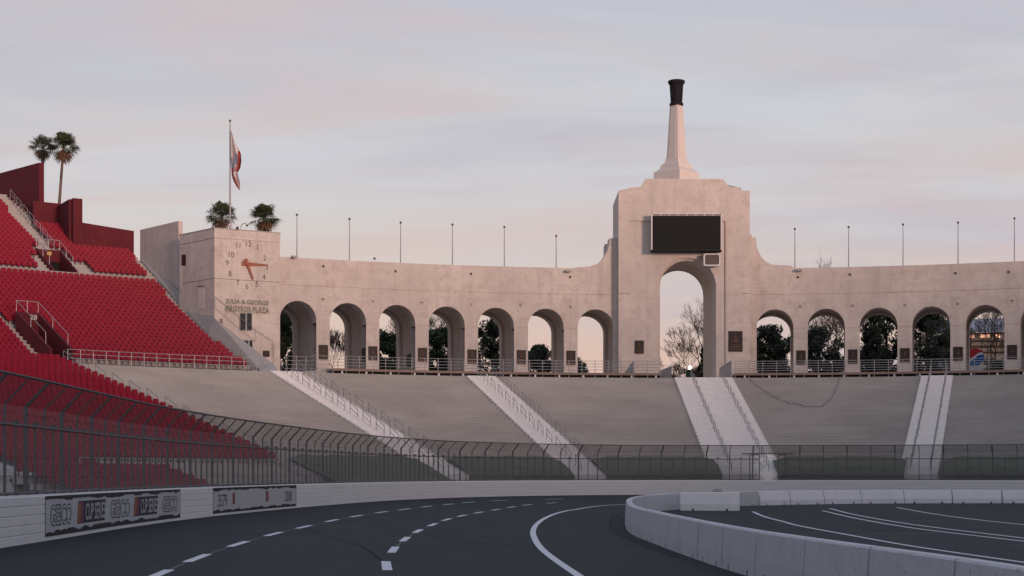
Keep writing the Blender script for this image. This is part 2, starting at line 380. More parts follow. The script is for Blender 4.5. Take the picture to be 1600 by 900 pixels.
# skid marks / tar seams on the track
for pts in ([(475,826),(510,838),(560,852),(598,877)],[(665,833),(700,842),(760,850),(840,856)],[(975,800),(955,812),(960,830),(1000,850),(1060,872)]):
    m_ = MB(); strip(m_, dens([unp(a, b) for a, b in pts]), .06, .003)
    solo('tar_seam', m_, M['tar'], {475: 'dark sealed seam running from the outer dashes to the nearest inner dash', 665: 'faint dark sealed seam in the middle lane', 975: 'dark sealed seam at the foot of the inner barrier nose'}[pts[0][0]], 'tar seam')
# ------------------------------------------------------------------ outer wall of stacked steel tubes
def owp(u, off, z):
    p = OW.at(u); q = OW.nrm(u); return Vector((p.x+q.x*off, p.y+q.y*off, z))
U0, U1 = OW.of_px(-150, 60), OW.of_px(1720, 100, 262)
wl = thing('track_wall', 'low white outer wall of stacked steel tubes curving round the far side of the track', 'wall', tuple(owp(U0, 0, WZ0)))
def extr(mbx, prof, u0, u1, step=1.0, caps=True):
    n = max(2, int((u1-u0)/step)); us = [u0+(u1-u0)*i/n for i in range(n+1)]; m = len(prof)
    vs = [owp(u, o, z) for u in us for o, z in prof]
    fs = [(i*m+j, i*m+(j+1) % m, (i+1)*m+(j+1) % m, (i+1)*m+j) for i in range(n) for j in range(m)]
    if caps: fs += [tuple(range(m-1, -1, -1)), tuple(n*m+j for j in range(m))]
    mbx.addfaces(vs, fs)
th_ = (1.05)/5
for k in range(5):
    m_ = MB(); z0 = WZ0-.02 if k == 0 else WZ0+.0+k*th_; z1 = WZ0+(k+1)*th_-.004
    extr(m_, [(-.18, z0), (-.006, z0), (0, z0+.006), (0, z1-.022), (-.022, z1), (-.18, z1)], U0, U1)
    part('steel_tube', m_, M['wall'], wl)
m_ = MB(); extr(m_, [(-.42, WZ0-.1), (-.19, WZ0-.1), (-.19, WZ1), (-.42, WZ1)], U0, U1); part('backing_wall', m_, M['wall'], wl)
# ---- printed banners
def wallsheet(mbx, u0, u1, z0, z1, off, n=24):
    for i in range(n):
        a, b = u0+(u1-u0)*i/n, u0+(u1-u0)*(i+1)/n
        mbx.poly([owp(a, off, z0), owp(b, off, z0), owp(b, off, z1), owp(a, off, z1)])
def ragged(mbx, u0, u1, zc, up, dn, off, n=90):
    pr = None; j = .5
    for i in range(n+1):
        u = u0+(u1-u0)*i/n; j = max(0, min(1, j+(rnd.random()-.5)*.9))
        t = up*(.6+.8*j) if up > dn else up; d_ = dn if up > dn else dn*(.6+.8*j)
        c = (owp(u, off, zc-d_), owp(u, off, zc+t))
        if pr: mbx.poly([pr[0], c[0], c[1], pr[1]])
        pr = c
FONT = {}
def textmesh(txt, offset=0.0, extr_=0.0, shear=0):
    key = (txt, offset, extr_, shear)
    if key in FONT: return FONT[key]
    c = bpy.data.curves.new('t', 'FONT'); c.body = txt; c.offset = offset; c.extrude = extr_; c.resolution_u = 3; c.shear = shear
    c.align_x = 'LEFT'
    o = bpy.data.objects.new('t', c); COL.objects.link(o); bpy.context.view_layer.update()
    dg = bpy.context.evaluated_depsgraph_get(); me = bpy.data.meshes.new_from_object(o.evaluated_get(dg))
    vs = [tuple(v.co) for v in me.vertices]; fs = [tuple(p.vertices) for p in me.polygons]
    bpy.data.objects.remove(o); bpy.data.curves.remove(c); bpy.data.meshes.remove(me)
    FONT[key] = (vs, fs); return FONT[key]
def text_on(mbx, txt, mapf, w_, h_, offset=0.0, ref=None, shear=0, extr_=0.0):
    """mapf(u, v, depth) with u in 0..w_, v in 0..h_"""
    vs, fs = textmesh(txt, offset, extr_, shear); rv, _ = textmesh(ref or txt, 0.0, extr_, shear)
    x0, x1 = min(v[0] for v in rv), max(v[0] for v in rv); y0, y1 = min(v[1] for v in rv), max(v[1] for v in rv)
    mbx.addfaces([mapf((v[0]-x0)/(x1-x0)*w_, (v[1]-y0)/(y1-y0)*h_, v[2]) for v in vs], fs)
def wall_text(mbx, txt, u0, u1, z0, z1, off, offset=0.0, shear=0):
    text_on(mbx, txt, lambda a, b, d: owp(u0+a, off, z0+b), u1-u0, z1-z0, offset, shear=shear)
up = lambda px: OW.of_px(px, 60, 200)
ZB = WZ0
b1 = thing('wall_banner', 'long white banner with black torn edges printed GEICO and CUP SERIES on the track wall', 'banner', tuple(owp(up(70), .01, ZB)))
m_ = MB(); wallsheet(m_, up(70), up(281), ZB+.09, ZB+1.03, .005, 60); part('sheet', m_, M['bannerw'], b1)
m_ = MB(); ragged(m_, up(70), up(281), ZB+1.0, .03, .075, .009, 150); ragged(m_, up(70), up(281), ZB+.115, .085, .025, .009, 150)
for q in (70.0, 281.0):
    u = up(q); s = .03 if q < 100 else -.06
    wallsheet(m_, min(u, u+s), max(u, u+s), ZB+.09, ZB+1.03, .008, 1)
part('torn_border', m_, M['ink'], b1)
for (a, c, lb) in ((78,112,'l'), (173,202.5,'m'), (253,277.5,'r')):
    m1 = MB(); wall_text(m1, 'GEICO', up(a), up(c), ZB+.34, ZB+.80, .010, .045); part('lettering_outline', m1, M['ink'], b1)
    m1 = MB(); wall_text(m1, 'GEICO', up(a), up(c), ZB+.34, ZB+.80, .013, 0.0); part('lettering', m1, M['bannerw'], b1)
for (a, c) in ((120,166), (208.5,247)):
    ua, uc = up(a), up(c); sl = .25
    def slant(mbx, a, b, z0, z1, off, n=16):
        for i in range(n):
            x0, x1 = a+(b-a)*i/n, a+(b-a)*(i+1)/n; s0, s1 = sl*(z0-ZB-.3), sl*(z1-ZB-.3)
            mbx.poly([owp(x0+s0, off, z0), owp(x1+s0, off, z0), owp(x1+s1, off, z1), owp(x0+s1, off, z1)])
    m1 = MB(); slant(m1, ua, uc-.2, ZB+.30, ZB+.86, .010, 24); part('logo_block', m1, M['ink'], b1)
    wd = (uc-ua)*.075
    for q, mt in enumerate(('orp', 'redp', 'purp')):
        m1 = MB(); s0 = ua+q*wd; slant(m1, s0, s0+wd, ZB+.33, ZB+.83, .014, 2); part('stripe', m1, M[mt], b1)
    m1 = MB(); wall_text(m1, 'CUP SERIES', ua+3.6*wd, uc-.15, ZB+.37, ZB+.79, .018, .015, .15); part('lettering', m1, M['bannerw'], b1)
b2 = thing('wall_banner', 'shorter white banner farther along the track wall with two red bars', 'banner', tuple(owp(up(333), .01, ZB)))
m_ = MB(); wallsheet(m_, up(333), up(463), ZB+.09, ZB+1.03, .005, 60); part('sheet', m_, M['bannerw'], b2)
m_ = MB(); ragged(m_, up(333), up(463), ZB+1.0, .03, .08, .009, 150); ragged(m_, up(333), up(463), ZB+.11, .08, .025, .009, 150)
for q in (333, 463):
    u = up(q); s = .05 if q < 400 else -.08
    wallsheet(m_, min(u, u+s), max(u, u+s), ZB+.09, ZB+1.03, .008, 1)
part('torn_border', m_, M['ink'], b2)
for (a, c, t_) in ((340,355,'3579'), (445,456,'2008')):
    m1 = MB(); wall_text(m1, t_, up(a), up(c), ZB+.32, ZB+.78, .010, .0)
    part('lettering', m1, M['ink'], b2)
for a in (363, 415):
    m1 = MB(); wallsheet(m1, up(a), up(a+4.2), ZB+.38, ZB+.82, .010, 2); part('red_bar', m1, M['redp'], b2)
# ------------------------------------------------------------------ catch fence
fz0, rz_, bz_, tz_ = WZ1, 2.88, 3.30, 3.88; OFF = -.30; LEAN = .55
fn = thing('catch_fence', 'tall dark steel catch fence with inward leaning top standing on the outer wall', 'fence', tuple(owp(U0, OFF, WZ1)))
FL = Vector(fn.location)
def postmesh(r, tall=True):
    m = MB()
    if tall:
        m.box(-r, -r, 0, r, r, bz_-fz0)
        m.hexa([(-r,-r,bz_-fz0),(r,-r,bz_-fz0),(r,r,bz_-fz0),(-r,r,bz_-fz0)], [(-r+LEAN,-r,tz_-fz0),(r*.6+LEAN,-r,tz_-fz0),(r*.6+LEAN,r,tz_-fz0),(-r+LEAN,r,tz_-fz0)])
        m.box(-.09,-.09,0,.09,.09,.02)
    else:
        m.box(-r,-r,0,r,r,rz_-fz0); m.box(-.07,-.07,rz_-fz0-.03,.07,.07,rz_-fz0+.1); m.box(-.1,-.12,0,.1,.12,.07)
    return mesh(m, 'post', M['steel'])
pm_thick, pm_thin, pm_short = postmesh(.042), postmesh(.026), postmesh(.022, False)
sp = 1.71; k = 0; u = U0+.3
GA, GB = OW.of_px(1160, 120, 262), OW.of_px(1240, 120, 262)
G1, G2 = OW.of_px(1187, 120, 262), OW.of_px(1216, 120, 262)
while u < U1-.5:
    q = OW.nrm(u); ang = atan2(q.y, q.x); p = owp(u, OFF, WZ1)
    if not (G1-.2 < u < G2+.2): link('post', pm_thick if k % 2 else pm_thin, fn, p-FL, ang)
    u2 = u+sp/2; q = OW.nrm(u2); p = owp(u2, OFF, WZ1)
    if u2 < U1-.5 and not (G1-.2 < u2 < G2+.2): link('short_post', pm_short, fn, p-FL, atan2(q.y, q.x))
    u += sp; k += 1
def run(mbx, u0, u1, off, z, r, st=1.2):
    n = max(1, int((u1-u0)/st))
    for i in range(n): mbx.tube(owp(u0+(u1-u0)*i/n, off, z), owp(u0+(u1-u0)*(i+1)/n, off, z), r, n=5)
m_ = MB(); run(m_, U0, U1, OFF+LEAN, tz_, .032); part('top_rail', m_, M['steel'], fn)
for ua_, ub_ in ((U0, G1), (G2, U1)):
    m_ = MB(); run(m_, ua_, ub_, OFF+.05, rz_, .032); part('middle_rail', m_, M['steel'], fn)
    m_ = MB(); run(m_, ua_, ub_, OFF+.05, fz0+.05, .03); part('bottom_rail', m_, M['steel'], fn)
for zc in (1.75, 2.2, 3.15):
    for ua_, ub_ in ((U0, G1), (G2, U1)):
        m_ = MB(); run(m_, ua_, ub_, OFF+.06, zc, .006, 2.4); part('cable', m_, M['steel'], fn)
# chain-link: two sets of diagonal wires following the bend of the fence
def fpt(u, h):
    """h measured up the fence from the wall top"""
    H1 = bz_-fz0
    if h <= H1: return owp(u, OFF+.045, fz0+h)
    t = (h-H1)/sqrt(LEAN**2+(tz_-bz_)**2); return owp(u, OFF+.045+LEAN*t, bz_+(tz_-bz_)*t)
H1 = bz_-fz0; HT = H1+sqrt(LEAN**2+(tz_-bz_)**2)
m_ = MB(); ww = .0095; spw = .075
hs = [0, H1*.5, H1, HT]
u = U0-HT
while u < U1:
    for sg in (1, -1):
        for ha, hb in zip(hs, hs[1:]):
            ua, ub = (u+ha, u+hb) if sg > 0 else (u+HT-ha, u+HT-hb)
            if min(ua, ub) < U0 or max(ua, ub) > U1: continue
            mid = (ua+ub)/2
            if G1 < mid < G2 and hb <= H1+.01: continue
            m_.poly([fpt(ua-ww, ha), fpt(ua+ww, ha), fpt(ub+ww, hb), fpt(ub-ww, hb)])
    u += spw
part('wire_mesh', m_, M['wire'], fn, kind='stuff')
# gate in the fence in front of the central stairs
gt = thing('fence_gate', 'open mesh gate in the catch fence in front of the central stairs', 'gate', tuple(owp((G1+G2)/2, OFF, WZ1)))
for a, c, lb in ((1172, 1186, 'left'), (1217, 1228, 'right')):
    m_ = MB(); ua, uc = OW.of_px(a, 120, 262), OW.of_px(c, 120, 262)
    for q in (ua, uc): m_.tube(owp(q, OFF+.12, fz0), owp(q, OFF+.12, 3.22), .035, n=5)
    for z in (fz0+.04, 3.2): m_.tube(owp(ua, OFF+.12, z), owp(uc, OFF+.12, z), .03, n=5)
    part('gate_leaf', m_, M['steel'], gt)
m_ = MB(); run(m_, GA, GB, OFF+.12, 3.28, .04); part('header_beam', m_, M['steel'], gt)
# ------------------------------------------------------------------ inner concrete barriers
def krail(mbx, L, W=.30, Wt=.20, H=.81, seed=0, slope=False):
    r_ = random.Random(seed); hl = L/2
    a, b_ = W/2, Wt/2
    # body cut into columns so the foot has drainage notches and the top edge is slightly chipped
    cols = [-hl, -hl*.62, -hl*.54, -hl*.3, hl*.3, hl*.54, hl*.62, hl]
    notch = {1, 5}
    for i in range(len(cols)-1):
        x0, x1 = cols[i], cols[i+1]; zb = .10 if i in notch else 0
        mbx.hexa([(x0,-a,zb),(x1,-a,zb),(x1,a,zb),(x0,a,zb)], [(x0,-a*.97,H*.35),(x1,-a*.97,H*.35),(x1,a*.97,H*.35),(x0,a*.97,H*.35)])
    nn = 9
    for i in range(nn):
        x0, x1 = -hl+L*i/nn, -hl+L*(i+1)/nn; j = .004*(r_.random()-.5); e = .0 
        mbx.addfaces([(x0,-a*.97,H*.35),(x1,-a*.97,H*.35),(x1,-b_-.012,H-.03+j),(x0,-b_-.012,H-.03+j),(x0,-b_+.012,H),(x1,-b_+.012,H),
                      (x0,a*.97,H*.35),(x1,a*.97,H*.35),(x1,b_+.012,H-.03-j),(x0,b_+.012,H-.03-j),(x0,b_-.012,H),(x1,b_-.012,H)],
                     [(0,1,2,3),(3,2,5,4),(7,6,9,8),(8,9,10,11),(4,5,11,10)])
    for x, s in ((-hl, -1), (hl, 1)):
        mbx.poly([(x,-a*.97,H*.35),(x,-b_-.012,H-.03),(x,-b_+.012,H),(x,b_-.012,H),(x,b_+.012,H-.03),(x,a*.97,H*.35)])
    mbx.box(-hl-.03, -.05, .12, -hl+.01, .05, .6)
    return mbx
NA = 3.05; meK = []; meF = []
for i in range(5):
    q = MB(); krail(q, NA-.05, seed=i); meK.append(mesh(q, 'barrier', M['krail']))
    q = MB(); krail(q, NA-.10, W=.52, Wt=.18, seed=i+20); meF.append(mesh(q, 'barrier', M['krail_lit']))
u = .2; i = 0; nb = []
near_n = 0
while u+NA < IB.len:
    a, b = IB.at(u), IB.at(u+NA); c = (a+b)/2; ang = atan2(b.y-a.y, b.x-a.x)
    nb.append((c, ang)); u += NA*1.0+.01
NBF = len(nb)-1
for i, (c, ang) in enumerate(nb):
    far = c.x > 13.5 and c.y > 90
    j1, j2 = (rnd.random()-.5)*.01, (rnd.random()-.5)*.02
    ang2 = ang+(pi if i % 2 else 0)+j1*(3 if far else 1)
    me = (meF if far else meK)[i % 5]
    o = link('concrete_barrier', me, None, (c.x, c.y, gz(c.x, c.y)), ang2)
    tag(o, ('white barrier block, %s from the right in the straight rear row' % ordw(NBF-i) if far else 'white barrier block, %s from the camera along the curved inner barrier' % ordw(i)),
        'barrier', 'concrete barrier blocks round the infield')
q = MB(); krail(q, 2.85, W=.5, Wt=.22, H=.9, seed=9); c = at(1106, 797, 81)
o = link('concrete_barrier', mesh(q, 'barrier', M['krail_lit']), None, (c.x+.1, 81, 0), radians(-6)); tag(o, 'lone white concrete barrier block parked inside the bend of the inner barrier', 'barrier')
q = MB()
for px_ in (1118, 1124):
    p = at(px_, 770, 83.5); q.lathe([(.14, 0), (.14, .16), (.1, .2), (.1, .24)], (p.x, 83.5, .80), 8)
o = tag(solo('bucket_pair', q, M['concrete']), 'two small grey buckets on the barrier above the lone block', 'buckets')
q = MB(); q.box(7.4,84,.812,9.0,84.2,.87)
# ------------------------------------------------------------------ grandstand
ZT, RT, ZTOP = 10.8, 77.5, 10.8
NR = 35; R0 = 43.9; TR = (RT-R0)/NR; RI = (ZT-1.4)/NR
rows = [(R0+i*TR, 1.4+(i+1)*RI) for i in range(NR)]       # (front radius, tread height)
URS, UZS, UT, UR = 79.2, 10.7, .65, .37
NU = 24
upr = [(URS+i*UT, UZS+(i+1)*UR) for i in range(NU)]
XA = URS+NU*UT; XZ = UZS+NU*UR       # cross aisle
PZ = XZ+1.0
upr2 = [(XA+1.0+i*UT, PZ+i*UR) for i in range(27)]
def lim(r): return 0 if r < 100.4 else (35.75 if r < 105.7 else 37.1)
gs = thing('grandstand', 'stepped grey concrete grandstand bowl curving round the end of the track', 'grandstand', tuple(pol(0, R0, 0)))
def steps_loft(mbx, rws, th0, th1, dth=1.0, zbot=None, rback=None, lip=False):
    n = max(1, int(abs(th1-th0)/dth)); ths = [th0+(th1-th0)*i/n for i in range(n+1)]
    prof = [(rws[0][0], (rws[0][1]-.6) if zbot is None else zbot)]
    for i, (r, z) in enumerate(rws):
        rn = rws[i+1][0] if i+1 < len(rws) else (rback or r+(rws[1][0]-rws[0][0]))
        zb_ = prof[-1][1]
        if lip: prof += [(r+.035, zb_), (r+.035, z-.05), (r, z-.05), (r, z), (rn, z)]
        else: prof += [(r, z), (rn, z)]
    m = len(prof); vs = [pol(t, r, z) for t in ths for r, z in prof]
    mbx.addfaces(vs, [(i*m+j, i*m+j+1, (i+1)*m+j+1, (i+1)*m+j) for i in range(n) for j in range(m-1)])
secs = [(76, 45.3), (43.6, 30.1), (27.8, 16.2), (14.0, 1.5), (-2.9, -15.7), (-17.9, -30), (-32, -60)]
for i, (a, b) in enumerate([(76, -60)]):
    m_ = MB(); steps_loft(m_, rows, a, b, 1.0, zbot=.2, rback=RT+2.0, lip=True); part('bench_terrace', m_, M['terrace'], gs, kind='stuff')
# low kerb / walk in front of first row
m_ = MB(); steps_loft(m_, [(R0-1.2, .45), (R0, 1.38)], 76, 24, 2, zbot=-.05, rback=R0+.02); part('front_walk', m_, M['concrete'], gs)
m_ = MB(); steps_loft(m_, [(R0-.2, .45), (R0-.003, 1.38)], 24, -60, 2, zbot=-.05, rback=R0+.02); part('front_walk', m_, M['concrete'], gs)
# upper tier, left of the clock building
EA, EM, EB = Vector((-22.8,148.3)), Vector((-27.75,152.05)), Vector((-36.6,164.0))       # its right-hand edge in plan
def edge_th(r):
    C_ = Vector((CX, CY))
    for a_, b_ in ((EA, EM), (EM, EB)):
        if r <= (b_-C_).length or b_ is EB:
            return _edge_th(r, a_, b_)
def _edge_th(r, EA, EB):
    # angle where radius r meets the edge line
    d = (EB-EA).normalized(); t = 0; best = None
    f = EA-Vector((CX, CY)); bq = f.dot(d); cq = f.length_squared-r*r; t = -bq+sqrt(max(0, bq*bq-cq)); p = EA+d*t
    return degrees(atan2(CX-p.x, p.y-CY))
def steps_edge(mbx, rws, th0, dth=1.0, rback=None, pit=None):
    for i, (r, z) in enumerate(rws):
        rn = rws[i+1][0] if i+1 < len(rws) else (rback or r+UT)
        zp = rws[i-1][1] if i else z-1.3
        e0, e1 = max(edge_th(r), lim(r)), max(edge_th(rn), lim(r)); n = 26
        for k in range(n):
            a0, a1 = e0+(th0-e0)*k/n, e0+(th0-e0)*(k+1)/n; c0, c1 = e1+(th0-e1)*k/n, e1+(th0-e1)*(k+1)/n
            if pit and r < pit[1] and k == 0:
                h_ = degrees(pit[2]/r); pl_, pr_ = pit[0]+h_, pit[0]-h_
                for (x0, x1, y0_, y1_) in ((e0, pr_, e1, pr_), (pl_, th0, pl_, th0)):
                    for q in range(14):
                        u0_, u1_ = x0+(x1-x0)*q/14, x0+(x1-x0)*(q+1)/14; v0_, v1_ = y0_+(y1_-y0_)*q/14, y0_+(y1_-y0_)*(q+1)/14
                        mbx.poly([pol(u0_, r, zp), pol(u0_, r, z), pol(u1_, r, z), pol(u1_, r, zp)])
                        mbx.poly([pol(u0_, r, z), pol(v0_, rn, z), pol(v1_, rn, z), pol(u1_, r, z)])
            if pit and r < pit[1]: continue
            mbx.poly([pol(a0, r, zp), pol(a0, r, z), pol(a1, r, z), pol(a1, r, zp)])
            mbx.poly([pol(a0, r, z), pol(c0, rn, z), pol(c1, rn, z), pol(a1, r, z)])
m_ = MB(); steps_edge(m_, upr, 76, rback=XA+1.0, pit=(43.6, URS+5.1, .95)); steps_edge(m_, upr2, 76, pit=(37.95, XA+4.8, 1.1)); part('upper_terrace', m_, M['concrete'], gs, kind='stuff')
# rest of the bowl, out of frame: same profile lofted round the sides and behind
def bowl_pt(k, r, z):
    """k runs 0..4: left straight, rear half circle, right straight"""
    if k <= 1: t = radians(76); return Vector((CX-r*sin(t), CY+r*cos(t)-k*120, z))
    if k <= 2: a = radians(76+(k-1)*208); return Vector((CX-r*sin(a), CY-120+r*cos(a), z))
    a = radians(-76); return Vector((CX-r*sin(a), CY+r*cos(a)-120+(k-2)*120, z))
prof = [(R0-1, 0), (R0, 1.4)]+[(r, z) for r, z in rows[::4]]+[(RT+1, 10.9), (URS+8, 16), (XA, XZ), (108, 27.5), (108.3, 30), (109, 30), (109, 8)]
m_ = MB(); ks = [0, .5, 1]+[1+i/24 for i in range(1, 24)]+[2, 2.5, 3]
for a, b in zip(ks, ks[1:]):
    for p, q in zip(prof, prof[1:]): m_.poly([bowl_pt(a, *p), bowl_pt(b, *p), bowl_pt(b, *q), bowl_pt(a, *q)])
for r0_, r1_ in zip([(r, z) for r, z in prof], [(r, z) for r, z in prof][1:]):
    for k in range(8): 
        a, b = -60-k*2, -62-k*2; m_.poly([pol(a, *r0_), pol(b, *r0_), pol(b, *r1_), pol(a, *r1_)])
part('rear_bowl', m_, M['terrace'], gs)
# ---- grass banks over the first rows
for i, (a, b) in enumerate([(43.2, 30.3), (27.4, 16.6), (13.4, 1.9), (-3.5, -15.5), (-18.9, -52)]):
    m_ = MB(); n = int((a-b)*1.6); pr = None
    ringr = [R0-(3.0 if i == 0 else .12), R0+.8, R0+2, R0+3.1, R0+3.7, R0+3.95]
    for k in range(n+1):
        t = a+(b-a)*k/n
        ed = min(1, min(k, n-k)/2)
        c = [pol(t, r+(.15*sin(k*1.7)*(j == 5)), (1.66+.05*rnd.random() if j == 0 and i else max(.7, 1.4+RI+(r-R0)*RI/TR)+.12+.22*ed+.10*rnd.random()) if j < 5 else 1.4+5*RI) for j, r in enumerate(ringr)]
        c.insert(0, pol(t, ringr[0]-.02, .3))
        if pr:
            for j in range(6): m_.poly([pr[j], c[j], c[j+1], pr[j+1]])
        pr = c
    solo('grass_bank', m_, M['grass'], 'green turf bank below the grey terraces, %s from the left between the white stairs' % ordw(i), kind='stuff', smooth=False)
# ---- white stairs with hoop handrails
def hoopmesh():
    m = MB(); L, dz = 1.5, 1.5*RI/TR; h = .92
    m.tube((0,0,0), (0,0,h), .026, n=5); m.tube((0,L,dz), (0,L,dz+h), .026, n=5)
    m.tube((0,0,h), (0,L,dz+h), .026, n=5); m.tube((0,0,h*.55), (0,L,dz+h*.55), .02, n=5)
    return m
hm = hoopmesh()
hroot = None
def posts_rails():
    m = MB(); L, dz, h = 1.5, 1.5*RI/TR, .92
    g = .12; a = MB(); a.tube((0,0,0), (0,0,h-g), .028, n=5); a2 = MB(); a2.tube((0,L,dz), (0,L,dz+h+g), .028, n=5)
    b = MB(); b.tube((0,0,h-g), (0,L,dz+h+g), .028, n=5); c = MB(); c.tube((0,0,h*.55-g), (0,L,dz+h*.55+g), .024, n=5)
    return [mesh(a, 'post', M['hoop']), mesh(a2, 'post', M['hoop']), mesh(b, 'rail', M['hoop']), mesh(c, 'rail', M['hoop'])]
HP = posts_rails()
def hoop(loc, rz, label, group):
    o = thing('handrail', label, 'handrail', loc, rz, group)
    for nm, me in zip(('post', 'post', 'top_rail', 'lower_rail'), HP): link(nm, me, o)
    return o
def stair(th, half, name, hoffs, mt, r_lo=R0-1.0, label='', hl='', wtop=1.0):
    t = radians(th); rad = Vector((-sin(t), cos(t), 0)); tan = Vector((cos(t), sin(t), 0)); c = Vector((CX, CY, 0))
    m = MB()
    def P(r, l, z): p = c+rad*r+tan*l; return (p.x, p.y, z)
    rr = []
    for r, z in rows: rr += [(r-.06, z+.05), (r+TR/2, z+RI/2+.05)]
    for i, (r, z) in enumerate(rr):
        rn = rr[i+1][0] if i+1 < len(rr) else RT+.25
        zb = z-.45
        if i == len(rr)-1: z = ZT+.05
        f = half
        m.hexa([P(r, -f, zb), P(r, f, zb), P(rn+.03, f, zb), P(rn+.03, -f, zb)], [P(r, -f, z), P(r, f, z), P(rn+.03, f, z), P(rn+.03, -f, z)])
    solo(name, m, mt, label, 'stairs', 'stairs down through the grey terraces')
    for hi, (off, nm) in enumerate(hoffs):
        n = 13; r = RT-1.9; j = 0
        while r > R0+.3:
            z = 1.4+(r-R0)*RI/TR+.1
            p = c+rad*r+tan*off
            hoop((p.x, p.y, z), t, 'grey hoop handrail, %s from the top, %s row of %s' % (ordw(j), nm, hl), 'hoop handrails on the terrace stairs')
            r -= 2.55; j += 1
stair(28.95, 1.42, 'stairs', [(-.25, 'left'), (1.35, 'right')], M['stairpaint'], label='white painted stairs leading down from the clock building', hl='stairs by clock building')
stair(15.1, 1.35, 'stairs', [(-.25, 'left'), (1.25, 'right')], M['stairpaint'], label='white painted stairs between the clock building and the central wide stairs', hl='second white stairs')
stair(-.7, 2.72, 'stairs', [(-1.15, 'left'), (1.65, 'right')], M['stairpaint'], label='widest white painted stairs, straight below the torch tower', hl='wide central stairs')
stair(-16.75, 1.42, 'stairs', [(-.6, 'left'), (.85, 'right')], M['stairpaint'], label='white painted stairs at the right end of the photo', hl='far right stairs')
stair(43.75, .8, 'stairs', [(-.4, 'left')], M['concrete'], label='narrow bare concrete stairs along the edge of the lower red seats', hl='narrow stairs by red seats')
# ------------------------------------------------------------------ seats
def seat_geo():
    m = MB(); m.cur = 0
    # backrest with rounded top corners (x across, -y towards the field)
    w_, z0, z1, y = .23, .40, .86, .10
    pts = [(-w_,z0),(w_,z0),(w_+.01,z1-.10),(w_-.05,z1-.01),(0,z1+.01),(-w_+.05,z1-.01),(-w_-.01,z1-.10)]
    m.prism([(x, y, z) for x, z in pts], (0, .05, .0))
    # folded pan, bulging forward
    m.addfaces([(-.20,.09,.33),(.20,.09,.33),(.20,-.03,.42),(-.20,-.03,.42),(-.18,.0,.70),(.18,.0,.70),(.16,.09,.72),(-.16,.09,.72)],
               [(0,1,2,3),(3,2,5,4),(4,5,6,7),(0,3,4,7),(1,6,5,2)])
    m.cur = 1; m.box(-.03,.08,.02,.03,.13,.36)
    return m
sg = seat_geo()
seats = []
CAMV = Vector((0,0))
def inview(p, l=-480, r=1700):
    px = 800+FPX*p.x/p.y; return l < px < r
tun1 = dict(th0=None)
def add_rows(rws, thR, thL=76, sp_=.54, skip=None, lift=0, yo=.30, tag_='', d_in=.0):
    for i, (r, z) in enumerate(rws):
        rr = r+yo; n0 = thR(r) if callable(thR) else thR
        dth = degrees(sp_/rr); t = n0+dth*.8; k = 0
        if callable(thR):
            t = _edge_th(r, EA, EB)-dth*9.2
            while t < n0+dth*.5: t += dth
        while t < thL:
            p = pol(t, rr, z)
            if inview(p) and not (skip and skip(t, r, i, p)): seats.append((p, t, tag_, i, k))
            t += dth; k += 1
def pxy(p): return 800+FPX*p.x/p.y, HOR-FPX*(p.z-EYE)/p.y
# gaps in the seating for the two vomitories and their stairs (plan positions)
V1 = dict(c=pol(46.2, 84.2, 0), th=44.0)
def vom1(t, r, i, p): x, y = pxy(p); return False
# lower vomitory centred th1, upper th2
th1, th2 = 43.6, 37.95
def skip_low(t, r, i, p):
    return (r > RT-1.2)
A2 = 42.6     # aisle above the upper vomitory
def lat(t, r, tc): return (t-tc)*pi/180*r
def skip_up(t, r, i, p):
    l = lat(t, r, th1)
    if -1.35 < l < 1.35 and r < URS+5.6: return True       # lower vomitory pit
    if 1.35 <= l < 2.2 and r < URS+7.6: return True        # its side stairs
    return False
def skip_up2(t, r, i, p):
    l = lat(t, r, th2)
    if -1.5 < l < 1.5 and r < XA+5.0: return True
    if 1.5 <= l < 2.6 and r < XA+3.6: return True
    if -2.7 < l <= -1.5 and r < XA+2.4: return True
    if -.75 < l < .75 and r >= XA+4.9: return True
    if l < -.6 and r > par_r(t): return True
    return False
def par_r(t):
    return 100.9 if t < 35.75 else 105.2
add_rows(rows, 44.6, skip=lambda t, r, i, p: r > RT-1.2 or (i < 3 and pxy(p)[0] > 150), tag_='from the right in lower block behind fence')
add_rows(upr, lambda r: edge_th(r)+.35, skip=skip_up, tag_='upper red block', yo=.20)
add_rows(upr2, lambda r: edge_th(r)+.35, skip=skip_up2, tag_='top red block', yo=.20)
front = [(38.2+i*.9, .05+i*.30) for i in range(6)]
m_ = MB(); steps_loft(m_, front, 84, 61, 1.0, zbot=-.05, rback=43.6); part('front_terrace', m_, M['concrete'], gs, kind='stuff')
add_rows(front, 61, 82, skip=None, tag_='from the right in front block behind wall')
# the 300 that show largest are things of their own
seats.sort(key=lambda s: (not (5 < pxy(s[0])[0] < 1600 and pxy(s[0])[1] < 790), s[0].y))
indiv, rest = seats[:300], seats[300:]
sme = mesh(sg, 'seat', [M['seat'], M['seatd']])
bk = MB(); i0 = 7
